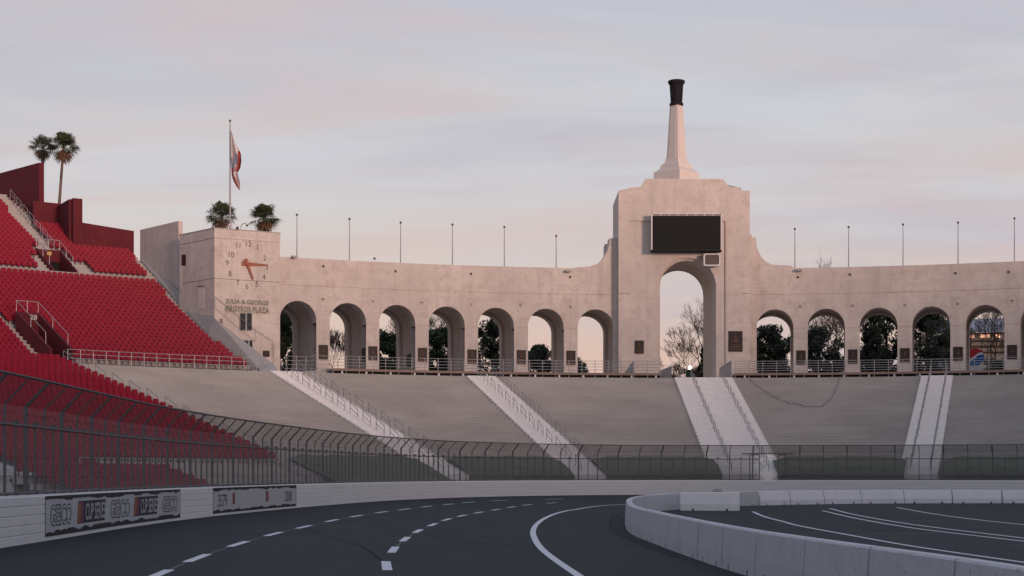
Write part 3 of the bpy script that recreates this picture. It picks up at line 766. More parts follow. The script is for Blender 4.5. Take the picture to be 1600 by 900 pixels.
# split the prototype into backrest, pan, bracket
def sub(fa, fb, name, mt):
    q = MB(); used = {}
    for f in sg.f[fa:fb]: q.poly([sg.v[i] for i in f])
    return mesh(q, name, mt)
nbk = 9
part_me = [('backrest', sub(0, nbk, 'backrest', M['seat'])), ('seat_pan', sub(nbk, nbk+5, 'seat_pan', M['seat'])), ('bracket', sub(nbk+5, nbk+11, 'bracket', M['seatd']))]
proto = None
for (p, t, tg, i, k) in indiv:
    if proto is None:
        proto = link('stadium_seat', None)
        for nm, me in part_me: link(nm, me, proto)
        o = proto
    else: o = copy_tree(proto)
    o.location = p; o.rotation_euler = (0, 0, radians(t))
    tag(o, 'red seat, %s row, %s %s' % (ordw(i), ordw(k), tg), 'seat', 'red folding seats of the stadium')
V = []; F = []; MI = []
nv = len(sg.v)
for q, (p, t, *_r) in enumerate(rest):
    c_, s_ = cos(radians(t)), sin(radians(t)); b0 = q*nv
    V += [(p.x+x*c_-y*s_, p.y+x*s_+y*c_, p.z+z) for x, y, z in sg.v]
    F += [tuple(a+b0 for a in f) for f in sg.f]; MI += sg.m
mm = MB(); mm.v = V; mm.f = F; mm.m = MI
tag(link('red_seats', mesh(mm, 'red_seats', [M['seat'], M['seatd']])), 'rows of red folding seats filling the stand on the left', kind='stuff')
print('SEATS', len(seats))
# ---- vomitories
def vomitory(th, r0, r1, zf, w2, zc0, label, num, lab2):
    t = radians(th); rad = Vector((-sin(t), cos(t), 0)); tan = Vector((cos(t), sin(t), 0)); c = Vector((CX, CY, 0))
    def P(r, l, z): p = c+rad*r+tan*l; return Vector((p.x, p.y, z))
    v = thing('tunnel_entrance', label, 'entrance', tuple(P(r0, 0, zf)))
    h0, h1 = zf+1.0, zf+1.0+(r1-r0)*UR/UT
    for s in (-1, 1):
        m = MB(); m.hexa([P(r0, s*w2, zf-.3), P(r0, s*(w2+.2), zf-.3), P(r1, s*(w2+.2), zf-.3), P(r1, s*w2, zf-.3)],
                         [P(r0, s*w2, h0), P(r0, s*(w2+.2), h0), P(r1, s*(w2+.2), h1+.1), P(r1, s*w2, h1+.1)])
        part('side_wall', m, M['maroon'], v)
        for k, (fa, fb) in enumerate(((0, 1),)):
            m = MB(); a_, b_ = P(r0+.9, s*(w2+.1), h0+.9*UR/UT), P(r1, s*(w2+.1), h1+.1)
            hh = Vector((0,0,.9)); mid = (a_+b_)/2
            for q in (a_, mid, b_): m.tube(q, q+hh, .026, n=5)
            m.tube(a_+hh, b_+hh, .026, n=5); 
            part('railing', m, M['rail'], v)
    m = MB(); a_, b_ = P(r1, -w2-.1, h1+.1), P(r1, w2+.1, h1+.1); hh = Vector((0,0,.9)); m.tube(a_+hh, b_+hh, .035, n=5); m.tube((a_+b_)/2, (a_+b_)/2+hh, .03, n=5); part('railing', m, M['rail'], v)
    m = MB(); m.hexa([P(r1-.25, -w2, zf+2.15), P(r1-.25, w2, zf+2.15), P(r1, w2, zf+2.15), P(r1, -w2, zf+2.15)], [P(r1-.25, -w2, h1), P(r1-.25, w2, h1), P(r1, w2, h1), P(r1, -w2, h1)])
    part('lintel', m, M['maroon'], v)
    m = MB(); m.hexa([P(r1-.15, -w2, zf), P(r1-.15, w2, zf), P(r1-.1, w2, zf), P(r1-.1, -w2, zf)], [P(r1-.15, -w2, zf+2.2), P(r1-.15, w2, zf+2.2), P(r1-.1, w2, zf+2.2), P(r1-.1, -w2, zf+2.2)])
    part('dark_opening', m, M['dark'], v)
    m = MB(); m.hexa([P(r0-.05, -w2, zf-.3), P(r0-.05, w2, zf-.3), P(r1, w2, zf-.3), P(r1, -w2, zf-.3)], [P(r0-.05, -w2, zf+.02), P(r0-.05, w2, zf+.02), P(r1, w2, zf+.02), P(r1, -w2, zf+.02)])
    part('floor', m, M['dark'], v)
    if num:
        m = MB(); c0 = P(r1-.27, .15, h1-.55); text_on(m, num, lambda a, b, d: c0+tan*a+Vector((0,0,b))-rad*0, .6, .42); part('number', m, M['frame'], v)
    else:
        m = MB(); c0 = P(r1-.27, 0, h1-.5); m.poly([c0-tan*.22, c0+tan*.22, c0+tan*.22+Vector((0,0,.32)), c0-tan*.22+Vector((0,0,.32))]); part('sign', m, M['yel'], v)
    return P
P1 = vomitory(th1, URS-.8, URS+5.2, ZT+.2, .9, 0, 'lower maroon tunnel entrance with pipe railings cut into the red seats', '28', '')
P2 = vomitory(th2, XA+.9, XA+4.9, XZ+.25, 1.05, 0, 'upper maroon tunnel entrance with pipe railings below the top stairs', '', '')
def side_steps(tc, l0, l1, r0, r1, z0, name_label, zadj=.03, yo=.0):
    m = MB(); r = r0; z = z0
    while r < r1:
        t0, t1 = tc+degrees(l0/r), tc+degrees(l1/r)
        for hstep in (0, 1):
            ra, rb, zz = r+hstep*UT/2, r+(hstep+1)*UT/2, z+hstep*UR/2+zadj
            m.hexa([pol(t1, ra, zz-.4), pol(t0, ra, zz-.4), pol(t0, rb, zz-.4), pol(t1, rb, zz-.4)], [pol(t1, ra, zz), pol(t0, ra, zz), pol(t0, rb, zz), pol(t1, rb, zz)])
        r += UT; z += UR
    solo('stairs', m, M['concrete'], name_label, 'stairs')
side_steps(th1, 1.3, 2.15, URS, URS+8.0, UZS+UR, 'short concrete stairs left of the lower tunnel entrance')
side_steps(th2, 1.52, 2.5, XA+1.0, XA+3.6, PZ, 'short concrete stairs left of the upper tunnel entrance')
side_steps(th2, -2.6, -1.52, XA+1.0, XA+2.6, PZ, 'short concrete stairs right of the upper tunnel entrance')
side_steps(th2, -.7, .7, XA+1.0+UT*6, XA+1.0+UT*26, PZ+UR*6, 'top concrete stairs climbing beside the maroon wall above the upper tunnel')
for j in range(7):
    r = XA+1.0+UT*(6.5+2.6*j); z = PZ+(r-XA-1)/UT*UR+.2; p = pol(th2-.42, r, z)
    o = thing('handrail', 'pale hoop handrail, %s from the bottom on the top stairs beside the maroon wall' % ordw(j), 'handrail', tuple(p), radians(th2), 'handrails of the top stairs')
    L, dz, h = 1.2, 1.2*UR/UT, .9
    for nm, a, b in (('post', (0,0,0), (0,0,h)), ('post', (0,L,dz), (0,L,dz+h)), ('top_rail', (0,0,h), (0,L,dz+h)), ('lower_rail', (0,0,h*.5), (0,L,dz+h*.5))):
        q = MB(); q.tube(a, b, .03, n=5); link(nm, mesh(q, nm, M['rail']), o)
# pale kerb of the cross aisle
m_ = MB()
for k in range(50):
    a, b = edge_th(XA)+.2+(76-edge_th(XA))*k/50, edge_th(XA)+.2+(76-edge_th(XA))*(k+1)/50
    m_.hexa([pol(b, XA+.80, XZ-.25), pol(a, XA+.80, XZ-.25), pol(a, XA+.995, XZ-.25), pol(b, XA+.995, XZ-.25)], [pol(b, XA+.80, PZ+.07), pol(a, XA+.80, PZ+.07), pol(a, XA+.995, PZ+.07), pol(b, XA+.995, PZ+.07)])
solo('aisle_kerb', m_, M['concrete'], 'pale kerb of the cross aisle between the upper and the top red seats', 'kerb')
m_ = MB()  # dark strip standing in for the shadow line below the upper seats
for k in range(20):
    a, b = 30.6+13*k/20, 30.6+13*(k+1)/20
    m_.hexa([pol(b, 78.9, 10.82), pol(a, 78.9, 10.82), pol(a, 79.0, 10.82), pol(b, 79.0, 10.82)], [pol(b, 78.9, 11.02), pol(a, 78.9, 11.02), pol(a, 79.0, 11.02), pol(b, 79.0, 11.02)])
solo('shade_strip', m_, M['dark'], 'dark strip of painted shade along the foot of the upper red seats behind the railing', 'shade strip')
# ---- parapet walls at the top
def wallseg(name, pts, z0, z1, th, mt, label, z0b=None, z1b=None, cat='wall', parent=None):
    m = MB()
    n = len(pts)
    for i in range(n-1):
        a, b = Vector(pts[i]), Vector(pts[i+1]); d = (b-a).normalized(); q = Vector((-d.y, d.x))*th
        f0, f1 = i/(n-1), (i+1)/(n-1)
        zb0 = z0+(f0*((z0b or z0)-z0)); zb1 = z0+(f1*((z0b or z0)-z0)); zt0 = z1+f0*((z1b or z1)-z1); zt1 = z1+f1*((z1b or z1)-z1)
        m.hexa([(a.x,a.y,zb0),(b.x,b.y,zb1),(b.x+q.x,b.y+q.y,zb1),(a.x+q.x,a.y+q.y,zb0)], [(a.x,a.y,zt0),(b.x,b.y,zt1),(b.x+q.x,b.y+q.y,zt1),(a.x+q.x,a.y+q.y,zt0)])
    if parent: return part(name, m, mt, parent)
    return solo(name, m, mt, label, cat)
def p2(th, r): v = pol(th, r, 0); return (v.x, v.y)
def gp(px, Y): return ((px-800)*Y/FPX, Y)
ra = 101.3
eth = edge_th(ra)
def th_px(px, r):
    lo, hi = 20.0, 80.0
    for _ in range(40):
        m = (lo+hi)/2; p = pol(m, r, 0)
        if 800+FPX*p.x/p.y > px: lo = m
        else: hi = m
    return lo
ta = th_px(127, ra)
wallseg('parapet_wall', [p2(eth+(ta-eth)*k/6, ra) for k in range(7)], 21.5, 25.9, -.3, M['maroon'], 'low maroon parapet wall above the top red seats beside the pale wall', z1b=26.3)
tb = th_px(118, ra)
m_ = MB()
pa, pb = Vector(p2(tb, ra-.3)), Vector(p2(tb, 107)); 
tC = th_px(119, ra)
wallseg('parapet_wall', [p2(th_px(127, ra), ra-.3), p2(th_px(113, ra), ra-.3)], 21.5, 28.55, -.6, M['maroon'], 'narrow tall end face of the stepped maroon parapet')
wallseg('parapet_wall', [p2(th_px(116, ra), ra+.3), p2(th_px(96, 106.2), 106.2)], 21.5, 28.5, .4, M['maroon'], 'short maroon return wall between the two parapet heights')
wallseg('parapet_wall', [p2(th_px(104, 106.2), 106.2), p2(th_px(52, 106.2), 106.2)], 23, 28.75, -.3, M['maroon'], 'middle maroon parapet wall below the tall palms')
q0, q1 = pol(th_px(61, 106.2), 106.2, 0), pol(37.75, 118, 0)
wallseg('parapet_wall', [(q0.x, q0.y), (q1.x, q1.y)], 20.5, 32.6, -.55, M['maroon'], 'tallest maroon wall at the left edge beside the top stairs')
# ---- pale side wall from parapet to clock building
PW0, PW1 = Vector((-36.7,164.2)), Vector((-31.75,158.4))
wallseg('side_wall', [tuple(PW0), tuple(PW1)], 11, 25.85, .45, M['peri'], 'pale concrete side wall between the maroon parapet and the clock building')
# sloping kerb wall along the right edge of the upper seats
m_ = MB()
def zU(p): r = (Vector((p.x, p.y))-Vector((CX, CY))).length; return UZS+(r-URS)*UR/UT
IN_ = [(Vector((-22.3,147.3)), 10.95), (EA, 11.4), (EM, zU(EM)+.55), (Vector((-31.4,156.9)), zU(Vector((-31.4,156.9)))+.55), (EB, zU(EB)+.55)]
OUT_ = [(Vector((-20.7,147.4)), 10.95), (Vector((-21.3,148.3)), 11.6), (Vector((-27.05,151.75)), 15.9), (Vector((-30.7,156.4)), zU(Vector((-31.4,156.9)))+.9), (EB+Vector((.5,.3)), zU(EB)+.8)]
for k in range(4):
    (a, za), (b, zb), (c, zc), (d, zd) = IN_[k], IN_[k+1], OUT_[k+1], OUT_[k]
    zl = 10.3 if k < 2 else min(za, zb)-2.5
    m_.hexa([(a.x,a.y,zl),(d.x,d.y,zl),(c.x,c.y,zl),(b.x,b.y,zl)], [(a.x,a.y,za),(d.x,d.y,zd),(c.x,c.y,zc),(b.x,b.y,zb)])
solo('sloping_kerb', m_, M['concrete'], 'sloping grey coping running down the right edge of the upper red seats', 'kerb')
# railing along the front of the upper tier
def railing(pts, label, h=1.07, nr=3, mt='rail', group=None, drop=0.0, r=.032, name='railing'):
    rl = thing(name, label, 'railing', tuple(pts[0]), 0, group)
    for p in pts:
        q = MB(); q.tube((p.x, p.y, p.z-drop), (p.x, p.y, p.z+h), r, n=5); part('post', q, M[mt], rl)
    for k in range(nr):
        q = MB(); z = h*(1-k/(nr))if nr > 1 else h
        for a, b in zip(pts, pts[1:]): q.tube(a+Vector((0,0,z)), b+Vector((0,0,z)), r*.85, n=5)
        part('rail', q, M[mt], rl)
    return rl
railing([pol(t, 78.0, 10.95) for t in [30.6+(43.4-30.6)*k/15 for k in range(16)]], 'pale pipe railing along the foot of the upper red seats', drop=.2)
railing([pol(t, 77.2, 10.3) for t in [45.6+(58-45.6)*k/8 for k in range(9)]], 'low pipe railing at the top of the lower red seats below the tunnel', h=.95, nr=2)
railing([pol(t, 43.5, 1.5) for t in [45.5+(72-45.5)*k/18 for k in range(19)]], 'pale railing behind the fence in front of the lower red seats', h=1.2, nr=3)
# cable lying on the terraces
cab = [at(1170, 597, 156), at(1195, 620, 151), at(1222, 640, 147.3), at(1252, 651, 145.3), at(1285, 651, 145), at(1300, 636, 148), at(1308, 615, 152), at(1313, 594, 156)]
m_ = MB(); cc = []
for p in dens(cab, 10):
    r = (Vector((p.x, p.y))-Vector((CX, CY))).length; k = (r-R0)/TR
    cc.append(Vector((p.x, p.y, 1.4+(math.floor(k)+1)*RI+.07+(RI*.7 if k % 1 > .8 else 0))))
# project by sight line onto the mean slope so it lies on the steps
m_.pipe(cc, .024, 5); solo('cable', m_, M['steel'], 'dark cable looped loosely over the grey terraces right of the central stairs', 'cable')
# ------------------------------------------------------------------ arcade
ZF = 10.85; RP = 85.0; DP = 7.6
def slab(mbx, segs, y0, y1, mp):
    """segs: (x0,x1,zl0,zl1,zt0,zt1); mp(x, depth, z) -> point"""
    for i, (x0, x1, a0, a1, b0, b1) in enumerate(segs):
        if b0-a0 < 1e-4 and b1-a1 < 1e-4: continue
        mbx.poly([mp(x0,y0,a0), mp(x1,y0,a1), mp(x1,y0,b1), mp(x0,y0,b0)])
        mbx.poly([mp(x1,y1,a1), mp(x0,y1,a0), mp(x0,y1,b0), mp(x1,y1,b1)])
        mbx.poly([mp(x0,y0,b0), mp(x1,y0,b1), mp(x1,y1,b1), mp(x0,y1,b0)])
        mbx.poly([mp(x0,y1,a0), mp(x1,y1,a1), mp(x1,y0,a1), mp(x0,y0,a0)])
        nx = segs[i+1] if i+1 < len(segs) else None
        def side(x, p, q):
            if q-p > 1e-4: mbx.poly([mp(x,y0,p), mp(x,y1,p), mp(x,y1,q), mp(x,y0,q)])
        if nx and abs(nx[0]-x1) < 1e-5:
            if nx[2] > a1+1e-4: side(x1, a1, min(nx[2], b1))
            if nx[2] < a1-1e-4: side(x1, nx[2], min(a1, nx[4]))
            if abs(nx[4]-b1) > 1e-4: side(x1, min(nx[4], b1), max(nx[4], b1))
        else: side(x1, a1, b1)
        if i == 0 or abs(segs[i-1][1]-x0) > 1e-5: side(x0, a0, b0)
def arcsegs(x0, x1, archs, zf, topf, z0=-1e9, z1=1e9, na=14, step=1.2):
    """archs: (xc, r, springing)"""
    cuts = [x0]; out = []
    for xc, r, sp_ in archs:
        cuts += [xc+r*cos(pi-pi*k/na) for k in range(na+1)]
    cuts.append(x1); cuts = sorted(c for c in cuts if x0-1e-6 <= c <= x1+1e-6)
    full = []
    for a, b in zip(cuts, cuts[1:]):
        if b-a < 1e-6: continue
        n = max(1, int((b-a)/step)); full += [(a+(b-a)*k/n, a+(b-a)*(k+1)/n) for k in range(n)]
    for a, b in full:
        mid = (a+b)/2; zl = [zf, zf]
        for xc, r, sp_ in archs:
            if abs(mid-xc) < r: zl = [sp_+sqrt(max(0, r*r-(a-xc)**2)), sp_+sqrt(max(0, r*r-(b-xc)**2))]
        e = 1e-4
        t0, t1 = min(topf(a+e), z1), min(topf(b-e), z1); l0, l1 = max(zl[0], z0), max(zl[1], z0)
        l0, l1 = min(l0, t0), min(l1, t1)
        if z0 > -1e8 and (zl[0] >= t0 and zl[1] >= t1): continue
        out.append((a, b, l0, l1, t0, t1))
    return out
# bays: angle of each arch centre from its columns in the photograph
def th_of(px, r=RP): return -1
def th_at(px, r):
    lo, hi = -60.0, 60.0
    for _ in range(50):
        m = (lo+hi)/2; p = pol(m, r, 0)
        if 800+FPX*p.x/p.y > px: lo = m
        else: hi = m
    return lo
left_px = [465.8, 543.7, 620.7, 698, 775, 853, 930.7]; right_px = [1211, 1291, 1372.7, 1455, 1539, 1624]
SX = lambda th: -radians(th)*RP
mpC = lambda x, y, z: pol(-degrees(x/RP), RP+y, z)
archL = [(SX(th_at(p, RP)), 1.80, 16.25) for p in left_px]; archR = [(SX(th_at(p, RP)), 1.80, 16.25) for p in right_px]
pitch = (archR[-1][0]-archR[0][0])/5
archR.append((archR[-1][0]+pitch, 1.8, 16.25))
print('pitches', [round(b[0]-a[0], 2) for a, b in zip(archL, archL[1:])], [round(b[0]-a[0], 2) for a, b in zip(archR, archR[1:])])
CORN = 22.1
wingL = [(900, 417.5), (921, 416.3), (935, 412), (943, 403), (949, 393), (952, 382), (953, 372), (975, 371)]
wingR = [(1160, 371), (1181, 371), (1182.5, 385), (1187, 397), (1194, 407), (1206, 413.5), (1237, 415), (1238.5, 417.3)]
def prof_fn(pts):
    P = []
    for px, py in pts:
        t = th_at(px, RP); p = pol(t, RP, 0); P.append((SX(t), EYE+(HOR-py)*p.y/FPX))
    def f(x):
        if x <= P[0][0] or x >= P[-1][0]: return CORN
        for (xa, za), (xb, zb) in zip(P, P[1:]):
            if xa <= x <= xb: return max(CORN, za+(zb-za)*(x-xa)/max(1e-6, xb-xa))
        return CORN
    return f, P
def arcade(x0, x1, archs, topf, label, brk):
    a = thing('arcade_wall', label, 'arcade', tuple(mpC((x0+x1)/2, 0, ZF)))
    # front leaf (in three courses with recessed joints), vault body, back leaf
    G = [(-1e9, 16.06, 0), (16.06, 16.16, .05), (16.16, 19.44, 0), (19.44, 19.53, .05), (19.53, 1e9, 0)]
    nm = ['lower_course', 'joint', 'arch_course', 'joint', 'parapet_course']
    for (za, zb, dy), n_ in zip(G, nm):
        m = MB(); s = arcsegs2(x0, x1, archs, ZF, topf, za, zb, brk); slab(m, s, dy, 1.5, mpC); part(n_, m, M['peri'], a)
    m = MB(); slab(m, arcsegs(x0, x1, [(c, r+.26, s) for c, r, s in archs], ZF, lambda x: CORN-.3), 1.503, DP-1.4, mpC); part('vault', m, M['peri'], a)
    m = MB(); slab(m, arcsegs(x0, x1, archs, ZF, lambda x: CORN), DP-1.397, DP, mpC); part('rear_wall', m, M['peri'], a)
    return a
def arcsegs2(x0, x1, archs, zf, topf, z0, z1, brk):
    # add break points of the top profile
    s = arcsegs(x0, x1, archs, zf, topf, z0, z1)
    out = []
    for (a, b, l0, l1, t0, t1) in s:
        cs = [a]+[c for c in brk if a+1e-4 < c < b-1e-4]+[b]
        for p, q in zip(cs, cs[1:]):
            f0, f1 = (p-a)/(b-a), (q-a)/(b-a); e = 1e-4
            out.append((p, q, l0+(l1-l0)*f0, l0+(l1-l0)*f1, min(topf(p+e), z1), min(topf(q-e), z1)))
    return out
fL, PL = prof_fn(wingL); fR, PR = prof_fn(wingR)
xTL, xTR = SX(th_at(972, RP)), SX(th_at(1172, RP))
aL = arcade(SX(th_at(436.5, RP)), xTL, archL, fL, 'long curved concrete arcade of seven arches between clock building and torch tower', [p[0] for p in PL])
aR = arcade(xTR, archR[-1][0]+pitch/2, archR, fR, 'long curved concrete arcade of arches right of the torch tower', [p[0] for p in PR])
# medallions, plaques
for archs, par in ((archL, aL), (archR, aR)):
    mids = [(a[0]+b[0])/2 for a, b in zip(archs, archs[1:])]
    for x in mids:
        m = MB()
        for r0_, r1_, d0 in ((.56, .51, -.022), (.16, .0, -.05)):
            n = 20
            for k in range(n):
                a, b = 2*pi*k/n, 2*pi*(k+1)/n
                m.hexa([mpC(x+r1_*cos(a), 0, 18.3+r1_*sin(a)), mpC(x+r0_*cos(a), 0, 18.3+r0_*sin(a)), mpC(x+r0_*cos(b), 0, 18.3+r0_*sin(b)), mpC(x+r1_*cos(b), 0, 18.3+r1_*sin(b))],
                       [mpC(x+r1_*cos(a), d0, 18.3+r1_*sin(a)), mpC(x+r0_*cos(a), d0, 18.3+r0_*sin(a)), mpC(x+r0_*cos(b), d0, 18.3+r0_*sin(b)), mpC(x+r1_*cos(b), d0, 18.3+r1_*sin(b))])
        part('medallion', m, M['peri'], par)
        m = MB(); k_ = rnd.random()
        for j in range(4):
            ax, az = x+(rnd.random()-.5)*.2, 18.3+(rnd.random()-.5)*.25
            m.hexa([mpC(ax-.05, -.03, az-.05), mpC(ax+.05, -.03, az-.05), mpC(ax+.05, -.03, az+.06), mpC(ax-.05, -.03, az+.06)], [mpC(ax-.03, -.1, az-.03), mpC(ax+.04, -.1, az-.03), mpC(ax+.03, -.1, az+.04), mpC(ax-.03, -.1, az+.04)])
        part('emblem', m, M['letterg'], par)
def relief_plaque(P, w_, h_, label, group, seed, big=False):
    """P(u, v, d): u across, v up, d out of the wall"""
    r_ = random.Random(seed)
    t = thing('plaque', label, 'plaque', tuple(P(0, 0, 0)), 0, group)
    m = MB(); q = lambda a, b, c, d, e: m.hexa([P(a, b, 0), P(c, b, 0), P(c, d, 0), P(a, d, 0)], [P(a, b, e), P(c, b, e), P(c, d, e), P(a, d, e)])
    q(-w_/2, 0, w_/2, h_, .05); part('panel', m, M['bronze'], t)
    m = MB()
    for (a, b, c, d) in ((-w_/2, 0, w_/2, .05), (-w_/2, h_-.05, w_/2, h_), (-w_/2, .051, -w_/2+.05, h_-.051), (w_/2-.05, .051, w_/2, h_-.051)): m.hexa([P(a, b, .051), P(c, b, .051), P(c, d, .051), P(a, d, .051)], [P(a, b, .08), P(c, b, .08), P(c, d, .08), P(a, d, .08)])
    part('border', m, M['bronze'], t)
    m = MB(); cz = h_*.66; n = 10      # bust in relief
    s = w_/.9
    for (cx_, cz_, rx, rz2) in ((0, cz+.06*s, .10*s, .14*s), (0, cz-.17*s, .19*s, .13*s)):
        ring = [P(cx_+rx*cos(2*pi*k/n), cz_+rz2*sin(2*pi*k/n), .052) for k in range(n)]; ring2 = [P(cx_+rx*.6*cos(2*pi*k/n), cz_+rz2*.6*sin(2*pi*k/n), .12) for k in range(n)]
        m.addfaces(ring+ring2, [(k, (k+1) % n, n+(k+1) % n, n+k) for k in range(n)]+[tuple(range(n, 2*n))])
    part('relief_portrait', m, M['bronzef'], t)
    m = MB()
    for k in range(4):
        zz = h_*.10+k*h_*.07; ww_ = w_*(.30+.08*r_.random()); m.hexa([P(-ww_, zz, .052), P(ww_, zz, .052), P(ww_, zz+h_*.03, .052), P(-ww_, zz+h_*.03, .052)], [P(-ww_, zz, .06), P(ww_, zz, .06), P(ww_, zz+h_*.03, .06), P(-ww_, zz+h_*.03, .06)])
    part('raised_text', m, M['bronzef'], t)
def P_on(x, z): return lambda u, v, d: mpC(x+u, -d, z+v)
pl = [(505, 539, 'first pier from the clock building'), (582.5, 541, 'second pier from the clock building'), (660, 543.5, 'third pier from the clock building'), (737.5, 546, 'fourth pier from the clock building'),
      (814.5, 547, 'fifth pier from the clock building'), (892, 548, 'sixth pier from the clock building'), (1251.5, 547.5, 'first pier right of the torch tower'), (1332.5, 546, 'second pier right of the torch tower'),
      (1414, 544, 'third pier right of the torch tower'), (1497, 542, 'fourth pier right of the torch tower'), (1581.5, 539, 'fifth pier right of the torch tower')]
for i, (px, py, lb) in enumerate(pl):
    t = th_at(px, RP); y = pol(t, RP, 0).y; z1 = EYE+(HOR-py)*y/FPX; hh = 22.3*y/FPX
    relief_plaque(P_on(SX(t), z1-hh), .90, hh, 'dark bronze relief plaque on the %s' % lb, 'bronze plaques on the arcade piers', i)
# plaques on the inner faces of the second and third arches
for px_, i, lb in ((566, 1, 'second arch'), (633.5, 2, 'third arch')):
    xe = archL[i][0]+archL[i][1]
    if i == 1: f = lambda u, v, d, xe=xe: mpC(xe-d, .75+u, 12.6+v); w_ = .9
    else: f = lambda u, v, d, xe=xe: mpC(xe+.26-d, 3.4-u, 12.3+v); w_ = 1.6
    relief_plaque(f, w_, 1.25, 'bronze plaque set inside the %s from the clock building' % lb, None, 40+i)
# cctv / flood lamps on the parapet, small fittings
for px, py, lb in ((458, 402, 'the arcade top beside the clock building'), (887, 424, 'the arcade top just left of the torch tower'), (1249, 422.5, 'the arcade top just right of the torch tower')):
    t = th_at(px, RP); y = pol(t, RP, 0).y; z = EYE+(HOR-py)*y/FPX; x = SX(t); m = MB()
    m.hexa([mpC(x-.22, -.6, z-.12), mpC(x+.22, -.6, z-.12), mpC(x+.22, -.1, z-.1), mpC(x-.22, -.1, z-.1)], [mpC(x-.26, -.62, z+.08), mpC(x+.26, -.62, z+.08), mpC(x+.22, -.05, z+.14), mpC(x-.22, -.05, z+.14)])
    m.tube(mpC(x, -.3, z), mpC(x, .1, z-.1), .06, n=6)
    solo('floodlight', m, M['concrete'], 'small grey floodlight on %s' % lb, 'floodlight')
for n_, (px, py) in enumerate(sorted([(505, 416), (618, 424), (736, 428), (891, 433), (1247, 433), (1328, 429), (1493, 427), (1576, 425), (585, 404)])):
    t = th_at(px, RP); y = pol(t, RP, 0).y; z = EYE+(HOR-py)*y/FPX; x = SX(t); m_ = MB()
    m_.hexa([mpC(x-.1, -.004, z-.1), mpC(x+.1, -.004, z-.1), mpC(x+.1, -.004, z+.1), mpC(x-.1, -.004, z+.1)], [mpC(x-.1, -.07, z-.1), mpC(x+.1, -.07, z-.1), mpC(x+.1, -.07, z+.1), mpC(x-.1, -.07, z+.1)])
    solo('wall_fitting', m_, M['letter'], 'small dark square fitting high on the arcade wall, %s from the left' % ordw(n_), 'fitting', 'small dark fittings on the upper arcade wall')
# ------------------------------------------------------------------ torch tower
TY = 163.6; TD = 9.0; ts = TY/FPX
tx = lambda px: (px-800)*ts; tzz = lambda py: EYE+(HOR-py)*ts
tw = thing('torch_tower', 'tall concrete gate tower with stepped top and one big arch', 'tower', (17.0, TY, ZF))
topP = [(966.5,298),(981,294.5),(983,293),(1000,292.3),(1002.5,289),(1005.5,284),(1009,279.2),(1130,279.8),(1133,284),(1137,289.5),(1141,292),(1154.5,292.8),(1157,297.6),(1171.5,298)]
TPX = [tx(p[0]) for p in topP]
def ftop(x):
    for (a, za), (b, zb) in zip(topP, topP[1:]):
        if tx(a) <= x <= tx(b): return tzz(za)+(tzz(zb)-tzz(za))*(x-tx(a))/max(1e-6, tx(b)-tx(a))
    return tzz(298)
mpT = lambda x, y, z: Vector((x, TY+y, z))
xa, xb = tx(966.5), tx(1171.5); axc, arr, asp = (tx(1028.2)+tx(1119))/2, (tx(1119)-tx(1028.2))/2, tzz(402)-(tx(1119)-tx(1028.2))/2
m = MB(); slab(m, arcsegs2(xa, xb, [(axc, arr-.24, asp)], ZF-.1, ftop, -1e9, 1e9, TPX), .62, TD, mpT); part('tower_body', m, M['peri'], tw)
# front skin: flush head band, outer strips, slightly sunk panels
zp = tzz(345)
m = MB(); slab(m, arcsegs2(xa, xb, [], ZF, ftop, zp, 1e9, TPX), 0, .6, mpT); part('head_wall', m, M['peri'], tw)
m = MB(); slab(m, arcsegs(tx(983.5), tx(1133), [(axc, arr, asp)], ZF-.1, lambda x: zp-.003), .15, .6, mpT); part('arch_panel', m, M['peri'], tw)
m = MB(); slab(m, arcsegs(tx(983.5), tx(1133), [(axc, arr-.11, asp)], ZF-.1, lambda x: min(zp-.01, asp+arr+.2)), .40, .615, mpT); part('arch_moulding', m, M['peri'], tw)
for a, b in ((966.5, 983.3), (1133.2, 1171.5)):
    m = MB(); slab(m, arcsegs(tx(a), tx(b), [], ZF-.1, lambda x: zp-.003), 0, .6, mpT); part('corner_pilaster', m, M['peri'], tw)
for a, b, d in ((1134.5, 1160, .05), ):
    m = MB(); slab(m, arcsegs(tx(a), tx(b), [], ZF-.1, lambda x: tzz(352)), -d, -.003, mpT); part('raised_strip', m, M['peri'], tw)
# buttress steps beside the tower
for (a, b, ytop, d0, d1, nm) in ((959, 966.4, 372, .9, 6.5, 'l'), (1171.6, 1177, 364, .9, 6.5, 'r')):
    m = MB(); m.box(tx(a), TY+d0, ZF, tx(b), TY+d1, tzz(ytop)); part('side_buttress', m, M['peri'], tw)
m = MB(); m.box(tx(950.5), TY+6, CORN-1, tx(958), TY+8.6, 25.2); part('rear_buttress', m, M['peri'], tw)
for py in (459,):
    m = MB()
    for a, b in ((966.5, 983.3), (1133.2, 1171.5)): m.box(tx(a), TY-.012, tzz(py), tx(b), TY-.002, tzz(py)+.05)
    part('joint', m, M['letterg'], tw)
m = MB(); m.pipe([Vector((tx(1131), TY+2, tzz(283))), Vector((tx(1160.5), TY+2, tzz(289.5))), Vector((tx(1162.5), TY+2, tzz(298)))], .12, 6); part('roof_handrail', m, M['rail'], tw)
# plaques on the tower
PT_ = lambda cx, z0, y0: (lambda u, v, d: Vector((cx+u, TY+y0-d, z0+v)))
relief_plaque(PT_(tx(999), tzz(552.5), .145), .88, 20.5*ts, 'small bronze portrait plaque left of the big arch on the tower', None, 51)
relief_plaque(PT_(tx(1149), tzz(549.5), -.055), 1.38, 32*ts, 'large dark bronze plaque right of the big arch on the tower', None, 52)
